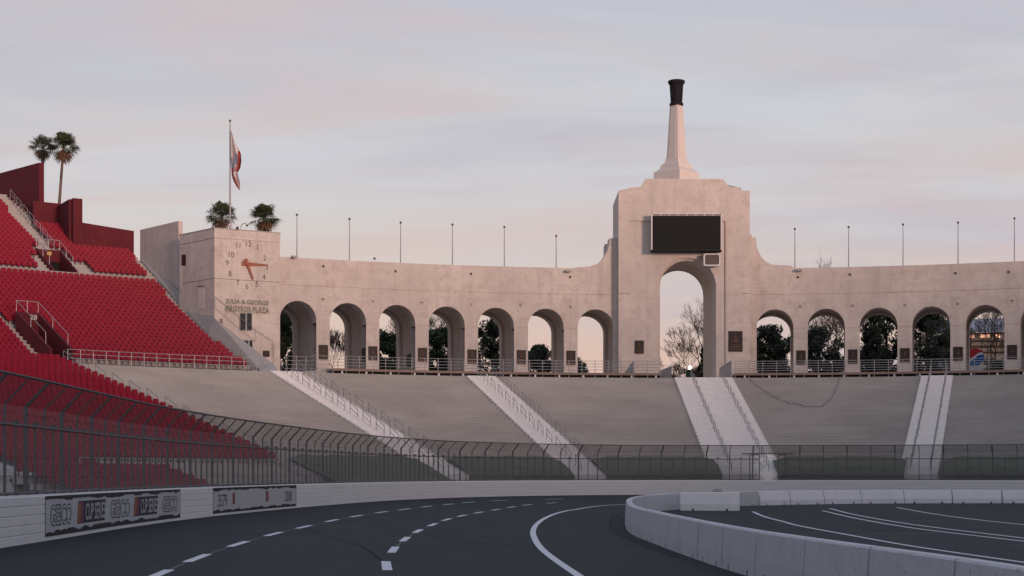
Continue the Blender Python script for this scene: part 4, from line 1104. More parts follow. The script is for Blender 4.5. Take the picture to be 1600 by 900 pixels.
# ---- torch
TXc, TYc = 16.62, 168.2; s2 = TYc/FPX
tz2 = lambda py: EYE+(HOR-py)*s2
to = thing('torch', 'tall tapering pale torch shaft with dark bronze bowl on top of the tower', 'torch', (TXc, TYc, 30.6))
def sq(half0, half1, z0, z1, m, rot=radians(2), cx=TXc, cy=TYc):
    b = []; t = []
    for k in range(4):
        a = rot+pi/2*k-pi/2; b.append((cx+half0*cos(a), cy+half0*sin(a), z0)); t.append((cx+half1*cos(a), cy+half1*sin(a), z1))
    m.hexa(b, t)
hw = lambda px_half: px_half*s2
m = MB(); sq(hw(36.5), hw(35.5), 30.5, tz2(270), m); sq(hw(35.5), hw(26), tz2(270)+.0, tz2(264), m); part('plinth', m, M['pale'], to)
m = MB(); sq(hw(25.5), hw(24.5), tz2(264)+.002, tz2(258.5), m); sq(hw(23), hw(18.8), tz2(258.5)+.002, tz2(254), m); part('plinth_step', m, M['pale'], to)
m = MB(); sq(hw(17.6), hw(17.0), tz2(254), tz2(248), m); part('shaft_foot', m, M['pale'], to)
m = MB(); sq(hw(15.6), hw(10.4), tz2(248)-.1, tz2(164), m)
part('shaft', m, M['pale'], to)
# flat fluted fins on the four edges of the shaft
for k in range(4):
    a = radians(2)+pi/2*k-pi/4; d = Vector((cos(a), sin(a), 0)); q = Vector((-sin(a), cos(a), 0)); m = MB()
    r0_, r1_ = hw(15.6)*.707, hw(10.4)*.707; c = Vector((TXc, TYc, 0)); w0, w1 = r0_*.66, r1_*.66
    def pt(r, l, z): p = c+d*r+q*l; return (p.x, p.y, z)
    m.hexa([pt(r0_-.05, -w0, tz2(248)), pt(r0_-.05, w0, tz2(248)), pt(r0_+.045, w0, tz2(248)), pt(r0_+.045, -w0, tz2(248))], [pt(r1_-.05, -w1, tz2(165)), pt(r1_-.05, w1, tz2(165)), pt(r1_+.03, w1, tz2(165)), pt(r1_+.03, -w1, tz2(165))])
    part('shaft_fin', m, M['pale'], to)
m = MB(); m.lathe([(hw(10.8), 0), (hw(10.8), .22), (hw(9.2), .34), (hw(8.4), .42), (hw(8.6), .8), (hw(10.0), 1.95), (hw(10.3), 2.02), (hw(12.6), 2.28), (hw(13.3), 2.32), (hw(13.3), 2.5), (hw(11.5), 2.56), (hw(11), 2.3), (hw(3), 2.1)], (TXc, TYc, tz2(165.5)), 20); part('torch_bowl', m, M['bowl'], to)
for k in range(10):
    a = 2*pi*k/10; m = MB(); z0 = tz2(165.5)
    m.tube((TXc+hw(8.7)*cos(a), TYc+hw(8.7)*sin(a), z0+.4), (TXc+hw(10.2)*cos(a), TYc+hw(10.2)*sin(a), z0+2.0), .03, .03, n=5); part('bowl_rib', m, M['bowl'], to)
# ---- scoreboard
sb = thing('scoreboard', 'large black video screen hung above the big arch of the tower', 'screen', (tx(1072), TY-1.1, tzz(392)))
y0 = TY-1.15; s3 = y0/FPX; X3 = lambda px: (px-800)*s3; Z3 = lambda py: EYE+(HOR-py)*s3
m = MB(); m.box(X3(1018.2), y0+.06, Z3(391.5), X3(1127), TY-.01, Z3(334)); part('cabinet', m, M['frame'], sb)
m = MB(); m.box(X3(1019.6), y0, Z3(390), X3(1126), y0+.058, Z3(337)); part('led_panel', m, M['screen'], sb)
m = MB(); m.box(X3(1017), y0-.02, Z3(393), X3(1127.5), y0+.9, Z3(390.3)); part('bottom_shelf', m, M['dark'], sb)
for k in range(8):
    a = 1020.2+k*13.65; m = MB(); m.box(X3(a), y0+.03, Z3(336.4), X3(a+11.6), y0+.057, Z3(334.6)); part('vent', m, M['letterg'], sb)
m = MB()
for (a, b, c, d) in ((1017.6, 393, 1019.4, 333.2), (1126.2, 391, 1127.6, 333.2)): m.box(X3(a), y0-.01, Z3(b), X3(c), y0+.055, Z3(d))
m.box(X3(1017.6), y0-.01, Z3(334.3), X3(1127.6), y0+.055, Z3(333)); part('frame', m, M['frame'], sb)
ss = thing('small_screen', 'small brown blank screen with rounded white frame at the arch shoulder', 'screen', (X3(1113), y0+.4, Z3(414)))
def rrect(x0, z0, x1, z1, r, y, n=5):
    P = []
    for cx_, cz_, a0 in ((x1-r, z1-r, 0), (x0+r, z1-r, pi/2), (x0+r, z0+r, pi), (x1-r, z0+r, 1.5*pi)):
        for k in range(n+1): a = a0+pi/2*k/n; P.append(Vector((cx_+r*cos(a), y, cz_+r*sin(a))))
    return P
yS = y0+.35; O = rrect(X3(1100), Z3(414.8), X3(1126.5), Z3(395.2), .22, yS); I_ = rrect(X3(1102.2), Z3(412.8), X3(1124.3), Z3(397.2), .15, yS); n = len(O); m = MB()
OB = [p+Vector((0,.5,0)) for p in O]; IB_ = [p+Vector((0,.08,0)) for p in I_]
m.addfaces(O+I_+OB+IB_, [(k, (k+1) % n, n+(k+1) % n, n+k) for k in range(n)]+[((k+1) % n, k, 2*n+k, 2*n+(k+1) % n) for k in range(n)]+[(n+k, n+(k+1) % n, 3*n+(k+1) % n, 3*n+k) for k in range(n)]); part('frame', m, M['frame'], ss)
M['brown'] = mat('brown_screen', (.09,.07,.066), .5); m = MB(); m.addfaces([p+Vector((0,.08,0)) for p in I_], [tuple(range(n))]); part('panel', m, M['brown'], ss)
# ------------------------------------------------------------------ deck in front of the arcade
thL_, thR_ = th_at(520, 78), -42
dk = thing('deck', 'tan edged walkway deck along the foot of the arcade', 'deck', tuple(pol(5, 78, 10.8)))
gapL, gapR = 2.2, -3.0
def arcbox(mbx, ta, tb, r0, r1, z0, z1, dth=1.5):
    n = max(1, int(abs(tb-ta)/dth))
    for k in range(n):
        a, b = ta+(tb-ta)*k/n, ta+(tb-ta)*(k+1)/n
        mbx.hexa([pol(a, r0, z0), pol(b, r0, z0), pol(b, r1, z0), pol(a, r1, z0)], [pol(a, r0, z1), pol(b, r0, z1), pol(b, r1, z1), pol(a, r1, z1)])
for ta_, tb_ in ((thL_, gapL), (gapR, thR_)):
    m = MB(); arcbox(m, ta_, tb_, 78.0, 84.9, 11.17, 11.32); part('deck_floor', m, M['concrete'], dk)
    m = MB(); arcbox(m, ta_, tb_, 77.93, 77.998, 11.12, 11.34); part('fascia', m, M['deck'], dk)
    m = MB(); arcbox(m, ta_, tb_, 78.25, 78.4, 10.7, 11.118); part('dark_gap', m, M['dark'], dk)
    k = 0; t = ta_-.6
    while t > tb_:
        m = MB(); arcbox(m, t, t-.12, 78.0, 78.2, 10.7, 11.118, 1); part('support', m, M['frame'], dk); t -= 1.7
m = MB(); arcbox(m, th_at(425, 78), -42, RT+.4, 95, 10.5, 10.86); part('lower_floor', m, M['pale'], dk)
m = MB(); arcbox(m, gapL, gapR, RT+.3, RT+.398, 10.6, 10.88); part('threshold', m, M['deck'], dk)
def rposts(ta, tb, r, z, n): return [pol(ta+(tb-ta)*k/n, r, z) for k in range(n+1)]
n1 = int(round((thL_-gapL)*pi/180*78/1.25))
railing(rposts(thL_, gapL, 77.96, 11.33, n1), 'long pale pipe railing on the deck left of the central stairs', h=1.12, nr=4, drop=.5, r=.03)
railing(rposts(gapR, thR_, 77.96, 11.33, int(round((gapR-thR_)*pi/180*78/1.3))), 'long pale pipe railing on the deck right of the central stairs', h=1.12, nr=5, drop=.5, r=.03)
railing([pol(th_at(p, 79.5), 79.5, 10.9) for p in (447, 463, 478)]+[pol(th_at(p, 78.4), 78.4, 10.95) for p in (497, 517)], 'short pale railing round the ramp beside the first arch', h=1.5, nr=4, r=.03)
m = MB(); m.hexa([pol(th_at(450, 79.2), 79.2, 10.86), pol(th_at(515, 79.2), 79.2, 10.86), pol(th_at(515, 80.8), 80.8, 10.86), pol(th_at(450, 80.8), 80.8, 10.86)],
                 [pol(th_at(450, 79.2), 79.2, 10.9), pol(th_at(515, 79.2), 79.2, 11.32), pol(th_at(515, 80.8), 80.8, 11.32), pol(th_at(450, 80.8), 80.8, 10.9)])
solo('ramp', m, M['concrete'], 'short concrete ramp up to the deck beside the clock building', 'ramp')
# flared grey side panels of the steps by the big arch
for px_a, px_b, Ya, Yb, tA, tB, lb in ((973, 990, 161.5, 159.5, 586, 563, 'left end of the big arch railing'), (1030, 1049.5, 161, 158.5, 580, 571, 'left of the central stairs'), (1124, 1143, 161.5, 159, 575, 563, 'right of the central stairs')):
    a, b = at(px_a, tA, Ya), at(px_b, tB, Yb); m = MB(); z0 = 11.33 if px_a < 1000 else 10.9
    m.hexa([(a.x,a.y,z0),(b.x,b.y,z0),(b.x,b.y+.06,z0),(a.x,a.y+.06,z0)], [(a.x,a.y,a.z),(b.x,b.y,b.z),(b.x,b.y+.06,b.z),(a.x,a.y+.06,a.z)])
    solo('side_panel', m, M['concrete'], 'grey flared panel on the deck at the %s' % lb, 'panel')
for px_, lb in ((1079, 'left'), (1124, 'right')):
    pass
# ------------------------------------------------------------------ clock building
A, B, D = Vector((-27.18,152.0)), Vector((-21.64,155.25)), Vector((-31.3,156.6)); E = B+(D-A)
ZC = 24.2
cb = thing('clock_building', 'square pale concrete building with a big clock on its front', 'building', (A.x, A.y, 11))
f2 = (B-A).normalized(); nf = Vector((f2.y, -f2.x)); g2 = (D-A).normalized(); ng = Vector((-g2.y, g2.x)); ng = ng if ng.x < 0 else -ng
def FP(px, py, d=0): v = at_plane(px, py, A, B); return Vector((v.x+nf.x*d, v.y+nf.y*d, v.z))
def GP(px, py, d=0): v = at_plane(px, py, A, D); return Vector((v.x+ng.x*d, v.y+ng.y*d, v.z))
m = MB(); m.hexa([(A.x,A.y,9.5),(B.x,B.y,9.5),(E.x,E.y,9.5),(D.x,D.y,9.5)], [(A.x,A.y,ZC-.92),(B.x,B.y,ZC-.92),(E.x,E.y,ZC-.92),(D.x,D.y,ZC-.92)]); part('wall', m, M['peri'], cb)
def off4(pts, k):
    c = sum(pts, Vector((0,0)))/4; return [c+(p-c)*(1+k) for p in pts]
q4 = off4([A, B, E, D], -.02); m = MB(); m.hexa([(p.x,p.y,ZC-.919) for p in q4], [(p.x,p.y,ZC-.85) for p in q4]); part('joint', m, M['peri'], cb)
q4 = off4([A, B, E, D], .004); m = MB(); m.hexa([(p.x,p.y,ZC-.849) for p in q4], [(p.x,p.y,ZC) for p in q4]); part('parapet', m, M['peri'], cb)
q4 = off4([A, B, E, D], .014); m = MB(); m.hexa([(p.x,p.y,ZC+.001) for p in q4], [(p.x,p.y,ZC+.09) for p in q4]); part('coping', m, M['concrete'], cb)
m = MB(); a_, b_ = FP(333.5, 431, .004), FP(437, 441, .004)
zj = 19.62
for p, q, nn_ in ((A, B, nf), (A, D, ng)):
    m.hexa([(p.x,p.y,zj),(q.x,q.y,zj),(q.x+nn_.x*.01,q.y+nn_.y*.01,zj),(p.x+nn_.x*.01,p.y+nn_.y*.01,zj)], [(p.x,p.y,zj+.05),(q.x,q.y,zj+.05),(q.x+nn_.x*.01,q.y+nn_.y*.01,zj+.05),(p.x+nn_.x*.01,p.y+nn_.y*.01,zj+.05)])
part('joint', m, M['letterg'], cb)
def fbox(m, P, x0, y0, x1, y1, d0, d1):
    m.hexa([P(x0,y1,d0), P(x1,y1,d0), P(x1,y0,d0), P(x0,y0,d0)], [P(x0,y1,d1), P(x1,y1,d1), P(x1,y0,d1), P(x0,y0,d1)])
# windows and door
for (x0, y0_, x1, y1, nm) in ((374,488.5,394,517,'upper'), (381,531,395,545,'lower')):
    w_ = MB(); fbox(w_, FP, x0, y0_, x1, y1, .004, .03); wo = part('window', w_, M['concrete'], cb)
    mid = (x0+x1)/2+.5
    for a, b in ((x0+1, mid-1.2), (mid+1.2, x1-1)):
        q = MB(); fbox(q, FP, a, y0_+1.2, b, y1-1.2, .031, .04); part('pane', q, M['glass'], wo)
m = MB(); fbox(m, FP, 343, 498, 348, 507, .004, .03); part('vent', m, M['letterg'], cb)
m = MB(); fbox(m, GP, 284, 398, 290.5, 415, .004, .02); part('window', m, M['glass'], cb)
m = MB(); fbox(m, GP, 280.5, 415.4, 284.5, 448, .004, .02); part('downpipe', m, M['pale'], cb)
m = MB(); fbox(m, GP, 310, 448, 319, 482, .004, .03); dr = part('door', m, M['pale'], cb)
q = MB(); fbox(q, GP, 309.5, 446.5, 320, 448, .004, .09); part('door_hood', q, M['letterg'], dr)
# stair railing painted against the face
m = MB()
pr = [(335,464),(352,478),(374,497),(398,516),(425,534),(426,578)]
m.pipe([FP(a, b, .25) for a, b in pr], .022, 5); m.pipe([FP(a, b+18, .25) for a, b in pr[:4]], .016, 5)
for a, b in pr[:5]: m.tube(FP(a, b, .25), FP(a, b+17, .25), .016, n=5)
solo('stair_railing', m, M['letterg'], 'thin stair railing climbing across the front of the clock building', 'railing')
# lettering
for txt, (x0, y0_, x1, y1) in (('JULIA & GEORGE', (352,466.5,419,479.5)), ('ARGYROS PLAZA', (351.5,476,419.5,489))):
    t0, t1 = FP(x0, y0_+0, 0), FP(x1, y1, 0)
    hgt = 9.2*t0.y/FPX; zL = 470.2 if 'JULIA' in txt else 480.6
    base_ = FP(x0, (475.8 if 'JULIA' in txt else 486.2), 0); wid = (Vector((t1.x, t1.y))-Vector((t0.x, t0.y))).length
    # the line is level in the world
    for off_, mt, nm, sx_, sz_ in ((.10, 'letterw', 'lettering_edge', -.04, -.02), (.16, 'letterg', 'lettering', .0, .0)):
        m = MB(); text_on(m, txt, lambda a, b, d: Vector((base_.x+f2.x*(a+sx_)+nf.x*off_, base_.y+f2.y*(a+sx_)+nf.y*off_, base_.z+b+sz_)), wid, hgt, .028); part(nm, m, M[mt], cb)
# clock
cc_ = FP(387, 413.5, .0)
ck = thing('wall_clock', 'big wall clock of separate dark numerals with copper hands on the pale building', 'clock', tuple(cc_))
numpos = {12:(388.5,381),1:(402,386.5),2:(413.5,403),3:(417,417),4:(412.3,432.5),5:(401.5,444),6:(386,447.5),7:(371.5,442),8:(359.3,428),9:(355,411),10:(361.5,398),11:(372.5,383.5)}
for k_, (px, py) in numpos.items():
    t_ = str(k_); s_ = 151.5/FPX; wd = {1:.06}.get(len(t_) and k_, .27) if k_ < 10 else .5
    if k_ == 11: wd = .36
    p0 = FP(px, py+4.2, .03); m = MB()
    text_on(m, t_, lambda a, b, d: Vector((p0.x+f2.x*(a-wd/2), p0.y+f2.y*(a-wd/2), p0.z+b)), wd, .50, -.008); part('numeral', m, M['letter'], ck)
def hand(x0, y0_, x1, y1, w0, w1, d):
    a, b = FP(x0, y0_, 0), FP(x1, y1, 0); dv = (b-a).normalized(); n3 = Vector((nf.x, nf.y, 0)); sd = dv.cross(n3)
    m = MB(); o = n3*d; e = n3*.06
    m.hexa([a-sd*w0+o, b-sd*w1+o, b+sd*w1+o, a+sd*w0+o], [a-sd*w0+o+e, b-sd*w1+o+e, b+sd*w1+o+e, a+sd*w0+o+e]); part('clock_hand', m, M['clockhand'], ck)
hand(377.5, 412, 416, 414.5, .20, .06, .06); hand(382.5, 404.5, 394.5, 437, .17, .07, .14)
m = MB(); a = FP(386.5, 413.5, .05); m.tube(a, a+Vector((nf.x, nf.y, 0))*.2, .14, n=10); part('hub', m, M['clockhand'], ck)
m = MB(); fbox(m, FP, 410.5, 548, 421, 557.5, .004, .06); solo('plaque', m, M['bronze'], 'small dark sign low on the front of the clock building', 'plaque')
# roof things: lamp
m = MB(); a = at(371, 357, 153); m.box(a.x-.12, 152.9, ZC+.05, a.x+.1, 153.1, ZC+.3)
pts = [at(376+6*cos(t), 357-6-3*sin(t)-0, 153) for t in [pi, pi*.75, pi*.5, pi*.3, pi*.1]]
m.pipe([at(376, 357, 153), at(377, 352, 153), at(380, 349.5, 153), at(383.5, 349, 153), at(385.5, 351, 153)], .03, 5)
m.lathe([(.05, .1), (.12, 0), (.1, -.06)], tuple(at(386, 352.5, 153)), 8); solo('roof_lamp', m, M['letter'], 'small gooseneck lamp on the clock building roof between the palms', 'lamp')
# ---- flag poles
def flagpole(px, ytop, base, label, Yd, r=.05, group=None):
    b = Vector(base); t = thing('flagpole', label, 'flagpole', tuple(b), 0, group)
    ztop = EYE+(HOR-ytop)*b.y/FPX
    q = MB(); q.tube(b, (b.x, b.y, ztop), r*1.2, r*.7, 8); part('pole', q, M['hoop'], t)
    q = MB(); q.lathe([(.01,-.12),(.09,-.08),(.12,0),(.09,.08),(.01,.12)], (b.x, b.y, ztop+.08), 8); part('finial', q, M['bronzef'], t)
    return t, ztop
fp = [(464,337,'first'),(546,343.5,'second'),(626,349,'third'),(707,352,'fourth'),(788,356,'fifth'),(869,370,'sixth')]
for px, yt, o_ in fp:
    p = pol(th_at(px, RP+1.2), RP+1.2, CORN); flagpole(px, yt, p, 'thin bare flagpole on the arcade, %s from the clock building' % o_, p.y, .045, 'bare flagpoles along the top of the arcade')
for px, yt, o_ in [(1242,359,'first'),(1326,356,'second'),(1411,352,'third'),(1497,349,'fourth'),(1585,342.5,'fifth')]:
    p = pol(th_at(px, RP+1.2), RP+1.2, CORN); flagpole(px, yt, p, 'thin bare flagpole on the arcade, %s to the right of the torch tower' % o_, p.y, .045, 'bare flagpoles along the top of the arcade')
pb = at(359.5, 355, 156); pb.z = ZC
t, zt = flagpole(359.5, 190, pb, 'tall flagpole with a limp flag on the clock building roof', 156, .075)
m = MB(); 
for a in (0, 2.1, 4.2): m.tube((pb.x+.55*cos(a), pb.y+.55*sin(a), pb.z), (pb.x, pb.y, pb.z+1.1), .05, n=5)
part('brace', m, M['frame'], t)
# limp flag
F_ = lambda px, py, d: at(px, py, 155.7+d)
fl = thing('flag', 'limp white and red flag with a grey emblem hanging from the tall flagpole', 'flag', tuple(F_(360, 295, 0)))
rowsF = []
import itertools
outl = [(204,360.4,361.5),(212,360.4,364.5),(222,360.5,368),(232,360.6,373),(240,360.8,376.3),(252,361,377.2),(262,361.3,375.6),(270,361.7,371.5),(278,363,373),(285,366,375.5),(292,370,375.3),(297,373.5,374.6)]
m = MB(); nx = 24
_o = []
for a_, b_ in zip(outl, outl[1:]):
    for k in range(4): _o.append(tuple(a_[i]+(b_[i]-a_[i])*k/4 for i in range(3)))
outl = _o+[outl[-1]]
grid = []
for (py, l, r) in outl: grid.append([F_(l+(r-l)*k/nx, py, .35*sin(k*.4+py*.05)*(r-l)/16) for k in range(nx+1)])
for j in range(len(grid)-1):
    for k in range(nx):
        py = outl[j][0]; u_ = k/nx
        m.cur = 0
        if 236 <= py < 268 and u_ > .62+(244-py)*.012 and not (py > 250 and u_ > .5 and u_ < .6): m.cur = 1
        if 240 <= py < 256 and .42 < u_ < .66: m.cur = 2
        if 244 <= py < 262 and u_ < .10: m.cur = 2
        if py >= 262 and u_ < .25: m.cur = 1
        if py >= 276 and u_ < .42: m.cur = 1
        m.poly([grid[j][k], grid[j+1][k], grid[j+1][k+1], grid[j][k+1]])
part('cloth', m, [M['flagw'], M['flagr'], M['flagb']], fl, smooth=True)
# ------------------------------------------------------------------ trees
def palm(base, height, R, label, lean=(0,0), nf_=46, group=None, skirt=1.0, seed=0):
    r_ = random.Random(seed); b = Vector(base); top = b+Vector((lean[0], lean[1], height))
    t = thing('palm_tree', label, 'palm tree', tuple(b), 0, group)
    m = MB(); prev = b
    for k in range(1, 9):
        f = k/8; p = b+Vector((lean[0]*f**1.3, lean[1]*f**1.3, height*f)); m.tube(prev, p, .26-.1*(k-1)/8, .26-.1*k/8, 8); prev = p
    part('trunk', m, M['palmt'], t, smooth=True)
    for nm, mt, n, e0, e1 in (('fronds', 'palm', nf_, -.35, 1.45), ('dead_fronds', 'palmd', int(nf_*.55*skirt), -1.45, -.5)):
        m = MB()
        for k in range(n):
            az = r_.random()*2*pi; el_ = e0+(e1-e0)*r_.random(); L = R*(.5+.2*r_.random()) if nm == 'fronds' else R*.42
            d = Vector((cos(az)*cos(el_), sin(az)*cos(el_), sin(el_))); hub = top+d*L-Vector((0,0,.0))
            m.tube(top+Vector((0,0,.0 if nm == 'fronds' else -.25)), hub, .02, .012, 3, cap=False)
            side = d.cross(Vector((0,0,1)));
            if side.length < .1: side = Vector((1,0,0))
            side.normalize(); upv = side.cross(d)
            nl = 13 if nm == 'fronds' else 8
            for j in range(nl):
                a = -1.9+3.8*j/(nl-1); ll = R*.55*(1-.25*abs(a)/1.9)*(.85+.3*r_.random())
                dd = (d*cos(a)+side*sin(a)).normalized(); mid = hub+dd*ll*.6; tip = hub+dd*ll+Vector((0,0,-.28*ll-.15*r_.random())); 
                wv = dd.cross(upv).normalized()*.045*R/1.6
                m.poly([hub, mid-wv, tip, mid+wv])
        part(nm, m, M[mt], t, kind='stuff')
    return t
def tree_at(px, py, Y): return at(px, py, Y)
c = at(99, 231, 205); palm((at(77, 320, 205).x, 205, 12), c.z-12, 2.0, 'taller leaning palm on the right of the pair behind the maroon wall', (c.x-at(77, 320, 205).x, 0), 60, None, 1.2, 1)
c = at(67, 231, 212); palm((at(62, 300, 212).x, 212, 12), c.z-12, 1.75, 'left palm of the tall pair partly behind its neighbour', (c.x-at(62, 300, 212).x, 0), 44, None, 1.0, 2)
c = at(346, 339, 166); palm((c.x, 166, 11), c.z-11, 1.62, 'short palm behind the clock building beside the tall flagpole', (0,0), 60, None, .7, 3)
c = at(413, 341, 165); palm((c.x, 165, 11), c.z-11, 1.62, 'short palm behind the right end of the clock building roof', (0,0), 60, None, 1.0, 4)
def evergreen(base, H, R, label, seed, n=5200, mt='leaf', gap=.35, low=.04, leaf=.2, zs=1.0):
    r_ = random.Random(seed); b = Vector(base); t = thing('evergreen_tree', label, 'tree', tuple(b))
    m = MB(); m.tube(b, b+Vector((0,0,H*.8)), R*.07+.08, R*.02, 7)
    cl = []
    for k in range(int(34+R*8)):
        az = r_.random()*2*pi; h = low+(1-low)*r_.random(); rr = R*(sqrt(max(.05, 1-((h-.45)/.58)**2)) if h > .45 else 1)*(.2+.8*r_.random())
        c = b+Vector((cos(az)*rr, sin(az)*rr, H*h)); cl.append((c, R*(.16+.17*r_.random())))
        m.tube(b+Vector((0,0,H*max(.08, h-.18))), c, .07, .02, 4, cap=False)
    part('trunk', m, M['bark'], t)
    m = MB()
    for k in range(n):
        c, s = cl[r_.randrange(len(cl))]
        while True:
            v = Vector((r_.uniform(-1,1), r_.uniform(-1,1), r_.uniform(-1,1)))
            if v.length < 1: break
        p = c+v*s*1.0; a = Vector((r_.uniform(-1,1), r_.uniform(-1,1), r_.uniform(-1,1))).normalized(); q = a.orthogonal().normalized(); l = leaf*(.6+.8*r_.random())
        m.poly([p-a*l, p+q*l*.45, p+a*l, p-q*l*.45])
    part('crown', m, M[mt], t, kind='stuff')
def bare(base, H, label, seed, spread=.55, r0=.16, lean=(0,0), depth=6, mt='twig', up_=.35, kids=3, name='bare_tree', cat='tree', rmin=.022, wide=1.0):
    r_ = random.Random(seed); b = Vector(base); t = thing(name, label, cat, tuple(b)); mt_ = MB(); mb_ = MB()
    def grow(p, d, L, r, k):
        m = mt_ if k <= 1 else mb_
        q = p; dd = d
        for s in range(2):
            dd = (dd+Vector((r_.uniform(-1,1), r_.uniform(-1,1), r_.uniform(-.6,1)))*.16).normalized(); e = q+dd*L/2; m.tube(q, e, r*(1-.2*s), r*(.8-.2*s), 5 if k < 2 else 3, cap=False); q = e
        if k >= depth: return
        n = kids if k else kids+1
        for j in range(n):
            v = Vector((r_.uniform(-1,1), r_.uniform(-1,1), r_.uniform(-.5,1))).normalized(); nd = (dd+v*spread*1.5+Vector((0,0,up_*.3))).normalized()
            grow(q if j else p+(q-p)*.7, nd, L*(.66+.2*r_.random()), max(rmin, r*.6), k+1)
    grow(b, Vector((lean[0], lean[1], 1)).normalized(), H*.33, r0, 0)
    zs_ = H/(max(v[2] for v in mb_.v)-b.z)
    for q_ in (mt_, mb_): q_.v = [(b.x+(x-b.x)*zs_*wide, b.y+(y-b.y)*zs_*wide, b.z+(z-b.z)*zs_) for x, y, z in q_.v]
    part('trunk', mt_, M['bark' if mt != 'twig' else 'twig'], t); part('branches', mb_, M[mt], t, kind='stuff')
def ev(px, ytop, Y, R, lb, seed, **k):
    z = at(px, ytop, Y).z; evergreen(((px-800)*Y/FPX, Y, 10.8), z-10.8, R, lb, seed, **k)
ev(436, 482, 176, 2.6, 'dark evergreen tree seen through the first arch beside the clock building', 1, mt='leafd', n=9000)
ev(610, 525, 185, 2.6, 'green evergreen tree low behind the third arch from the clock building', 2, n=9000)
ev(688, 518, 184, 2.6, 'green evergreen tree low behind the fourth arch from the clock building', 3, n=9000)
ev(772, 506, 180, 3.0, 'dark evergreen tree seen through the fifth arch from the clock building', 4, n=9000, mt='leafd')
ev(841, 543, 190, 2.3, 'low dark evergreen bush behind the sixth arch', 5, n=4500, mt='leafd')
ev(899, 560, 188, 1.4, 'small dark evergreen bush beside the sixth plaque pier', 6, n=2500, mt='leafd')
ev(1100, 545, 200, .8, 'small dark shrub at the foot of the bare tree in the big arch', 7, n=2500, mt='leafd')
ev(1203, 513, 182, 2.9, 'dark evergreen tree behind the first arch right of the tower', 8, n=9000, mt='leafd')
ev(1280, 518, 184, 3.2, 'dark evergreen tree behind the second arch right of the tower', 9, n=9000, mt='leafd')
ev(1385, 478, 186, 3.5, 'dark evergreen tree behind the third arch right of the tower', 10, n=11000, mt='leafd')
ev(1362, 515, 181, 1.6, 'small dark evergreen tree beside the larger one behind the third right arch', 15, n=5000, mt='leafd')
ev(1450, 480, 184, 3.6, 'large dark evergreen tree behind the fourth arch right of the tower', 11, n=12000, mt='leafd')
ev(1556, 565, 200, 2.4, 'low dark shrub behind the fifth arch right of the tower', 12, n=3500, mt='leafd')
ev(1610, 500, 188, 3.0, 'dark evergreen tree behind the last arch at the right edge', 13, n=6000, mt='leafd')
def br(px, ytop, Y, lb, seed, **k):
    z = at(px, ytop, Y).z; bare(((px-800)*Y/FPX, Y, 10.8), z-10.8, lb, seed, **k)
br(527, 505, 185, 'reddish bare bush behind the second arch from the clock building', 21, spread=.5, r0=.07, depth=6)
br(606, 470, 200, 'bare tree with heavy branches behind the third arch', 22, spread=.6, r0=.25, mt='bark')
br(684, 470, 200, 'bare tree above the evergreen behind the fourth arch', 23, spread=.6, r0=.22, mt='bark')
br(1104, 462, 205, 'slender bare tree leaning in from the right in the big arch', 24, spread=.6, r0=.26, lean=(-.35, 0), depth=7)
br(1062, 560, 210, 'low bare shrub at the left of the lamp in the big arch', 25, spread=.9, r0=.05, depth=7)
br(1090, 562, 208, 'low bare shrub at the right of the lamp in the big arch', 26, spread=.9, r0=.05, depth=7)
br(1312, 470, 200, 'bare tree with crooked trunk behind the second arch right of the tower', 27, spread=.55, r0=.25, lean=(-.3, 0), mt='bark')
br(1306, 384, 200, 'treetop of a bare tree showing above the arcade right of the tower', 28, spread=.6, r0=.2, depth=7, rmin=.028, wide=.36)
br(1553, 472, 192, 'dark bare tree with short twisted limbs behind the fifth right arch', 29, spread=.6, r0=.2, mt='bark', depth=6)
br(1475, 475, 200, 'bare tree between the fourth and fifth right arches', 30, spread=.55, r0=.2, mt='bark')
br(448, 480, 200, 'bare tree behind the first arch', 32, spread=.5, r0=.2, depth=6)
for px, Y, h in ((1190, 178, 1.4), (1215, 178, 1.7), (870, 178, 1.3), (545, 178, 1.2)):
    bare(((px-800)*Y/FPX, Y, 11.0), h+1.2, 'pale dry shrub low behind the railing near the arch at column %s' % {1190: 'right of the tower, left shrub', 1215: 'right of the tower, right shrub', 870: 'six left of the tower', 545: 'two from the clock building'}[px] if False else
         {1190: 'pale dry shrub left of its twin behind the first arch right of the tower', 1215: 'pale dry shrub right of its twin behind the first arch right of the tower', 870: 'pale dry shrub behind the sixth arch', 545: 'pale dry shrub behind the second arch'}[px], 60+px, spread=.9, r0=.03, depth=4, name='dry_shrub', cat='shrub')
# ---- lamp in the big arch
l_ = thing('park_lamp', 'glowing white globe lamp behind the central stairs in the big arch', 'lamp', (at(1078, 590, 175).x, 175, 10.8))
p = at(1078, 574.5, 175); q = MB(); q.lathe([(.02,-.19),(.13,-.15),(.19,-.06),(.19,.06),(.13,.15),(.02,.19)], tuple(p), 12); part('globe', q, M['lamp'], l_, smooth=True)
q = MB(); q.tube((p.x, 175, 10.8), (p.x, 175, p.z-.22), .06, n=6); part('pole', q, M['green'], l_)
q = MB(); a = at(1072, 590, 174); b = at(1084.5, 578, 174); q.box(a.x, 174, 10.8, b.x, 174.5, b.z-.1); q.box(a.x+.08, 174.05, b.z-.099, b.x-.08, 174.45, b.z); solo('utility_cabinet', q, M['green'], 'dark green utility cabinet under the glowing lamp', 'cabinet')
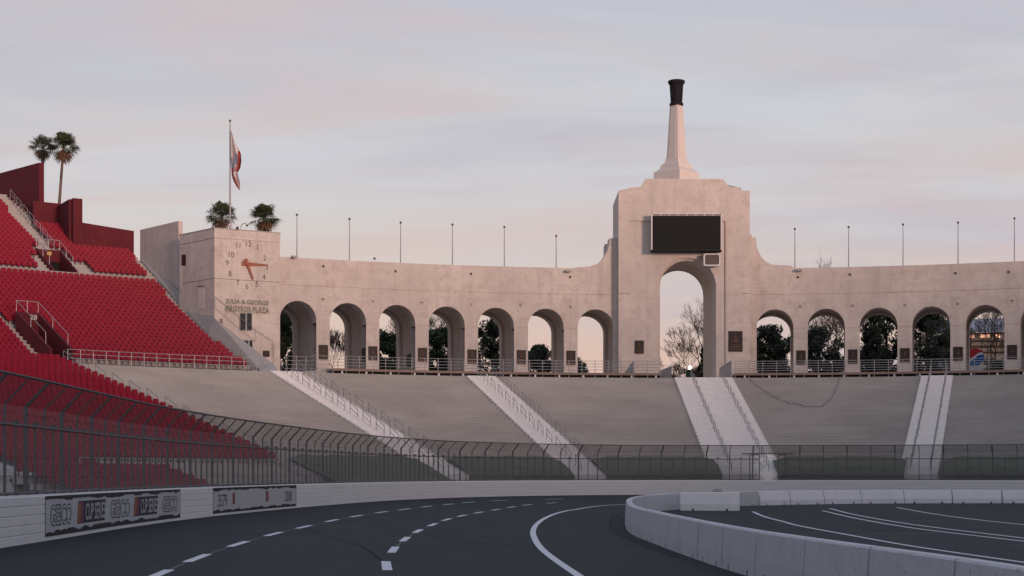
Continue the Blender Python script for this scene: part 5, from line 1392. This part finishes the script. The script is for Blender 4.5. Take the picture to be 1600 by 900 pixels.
# ---- things behind the fifth right arch
s = thing('round_sign', 'round red white and blue soda sign behind the fifth right arch', 'sign', tuple(at(1523, 580, 176)))
ctr = at(1523.5, 558, 176); R_ = .95; n = 28
def wave(x, o): return o+.22*sin(x*2.4+.4)+.32*x
for nm, mt, f0, f1 in (('red_field', 'red', lambda x: wave(x, .10), lambda x: 9), ('white_band', 'white', lambda x: wave(x, -.16), lambda x: wave(x, .10)), ('blue_field', 'blue', lambda x: -9, lambda x: wave(x, -.16))):
    m = MB()
    for k in range(n):
        xa_, xb_ = -R_+2*R_*k/n, -R_+2*R_*(k+1)/n; ya_, yb_ = sqrt(max(0, R_*R_-xa_**2)), sqrt(max(0, R_*R_-xb_**2))
        la, lb_, ha, hb = max(-ya_, min(ya_, f0(xa_))), max(-yb_, min(yb_, f0(xb_))), max(-ya_, min(ya_, f1(xa_))), max(-yb_, min(yb_, f1(xb_)))
        if ha-la < 1e-3 and hb-lb_ < 1e-3: continue
        P_ = lambda x, z, y: (ctr.x+x, ctr.y+y, ctr.z+z)
        m.hexa([P_(xa_, la, 0), P_(xb_, lb_, 0), P_(xb_, lb_, .15), P_(xa_, la, .15)], [P_(xa_, ha, 0), P_(xb_, hb, 0), P_(xb_, hb, .15), P_(xa_, ha, .15)])
    part(nm, m, M[mt], s)
m = MB(); m.box(ctr.x-.6, ctr.y+.02, 10.8, ctr.x+.9, ctr.y+.2, ctr.z-R_+.1); part('stand', m, M['white'], s)
fb = thing('distant_building', 'distant building with blue grey sloping roof and lit windows behind the fifth right arch', 'building', tuple(at(1560, 590, 330)))
a, b = at(1490, 505, 330), at(1640, 495, 330)
m = MB(); m.hexa([(a.x, 330, at(0, 522, 330).z), (b.x, 330, at(0, 516, 330).z), (b.x, 352, at(0, 500, 330).z), (a.x, 352, at(0, 505, 330).z)], [(a.x, 330, at(0, 520.5, 330).z), (b.x, 330, at(0, 515, 330).z), (b.x, 352, at(0, 480, 330).z), (a.x, 352, at(0, 486, 330).z)]); part('roof', m, M['roofb'], fb)
m = MB(); m.box(a.x, 333, 10.8, b.x, 350, at(0, 519, 333).z); part('wall', m, M['steel'], fb)
for k in range(16):
    if k % 5 == 3: continue
    m = MB(); x0 = at(1500+k*8, 0, 332.9).x; x1 = at(1506.3+k*8, 0, 332.9).x; m.box(x0, 332.8, at(0, 527.5, 332.9).z, x1, 332.99, at(0, 522.5, 332.9).z); part('window', m, M['glow'] if k % 3 else M['glass'], fb)
for k in range(3):
    m = MB(); m.box(a.x, 331.5, at(0, 532+k*9, 331).z, b.x, 333, at(0, 530+k*9, 331).z); part('floor_band', m, M['bark'], fb)
# joint-top buckets etc. done
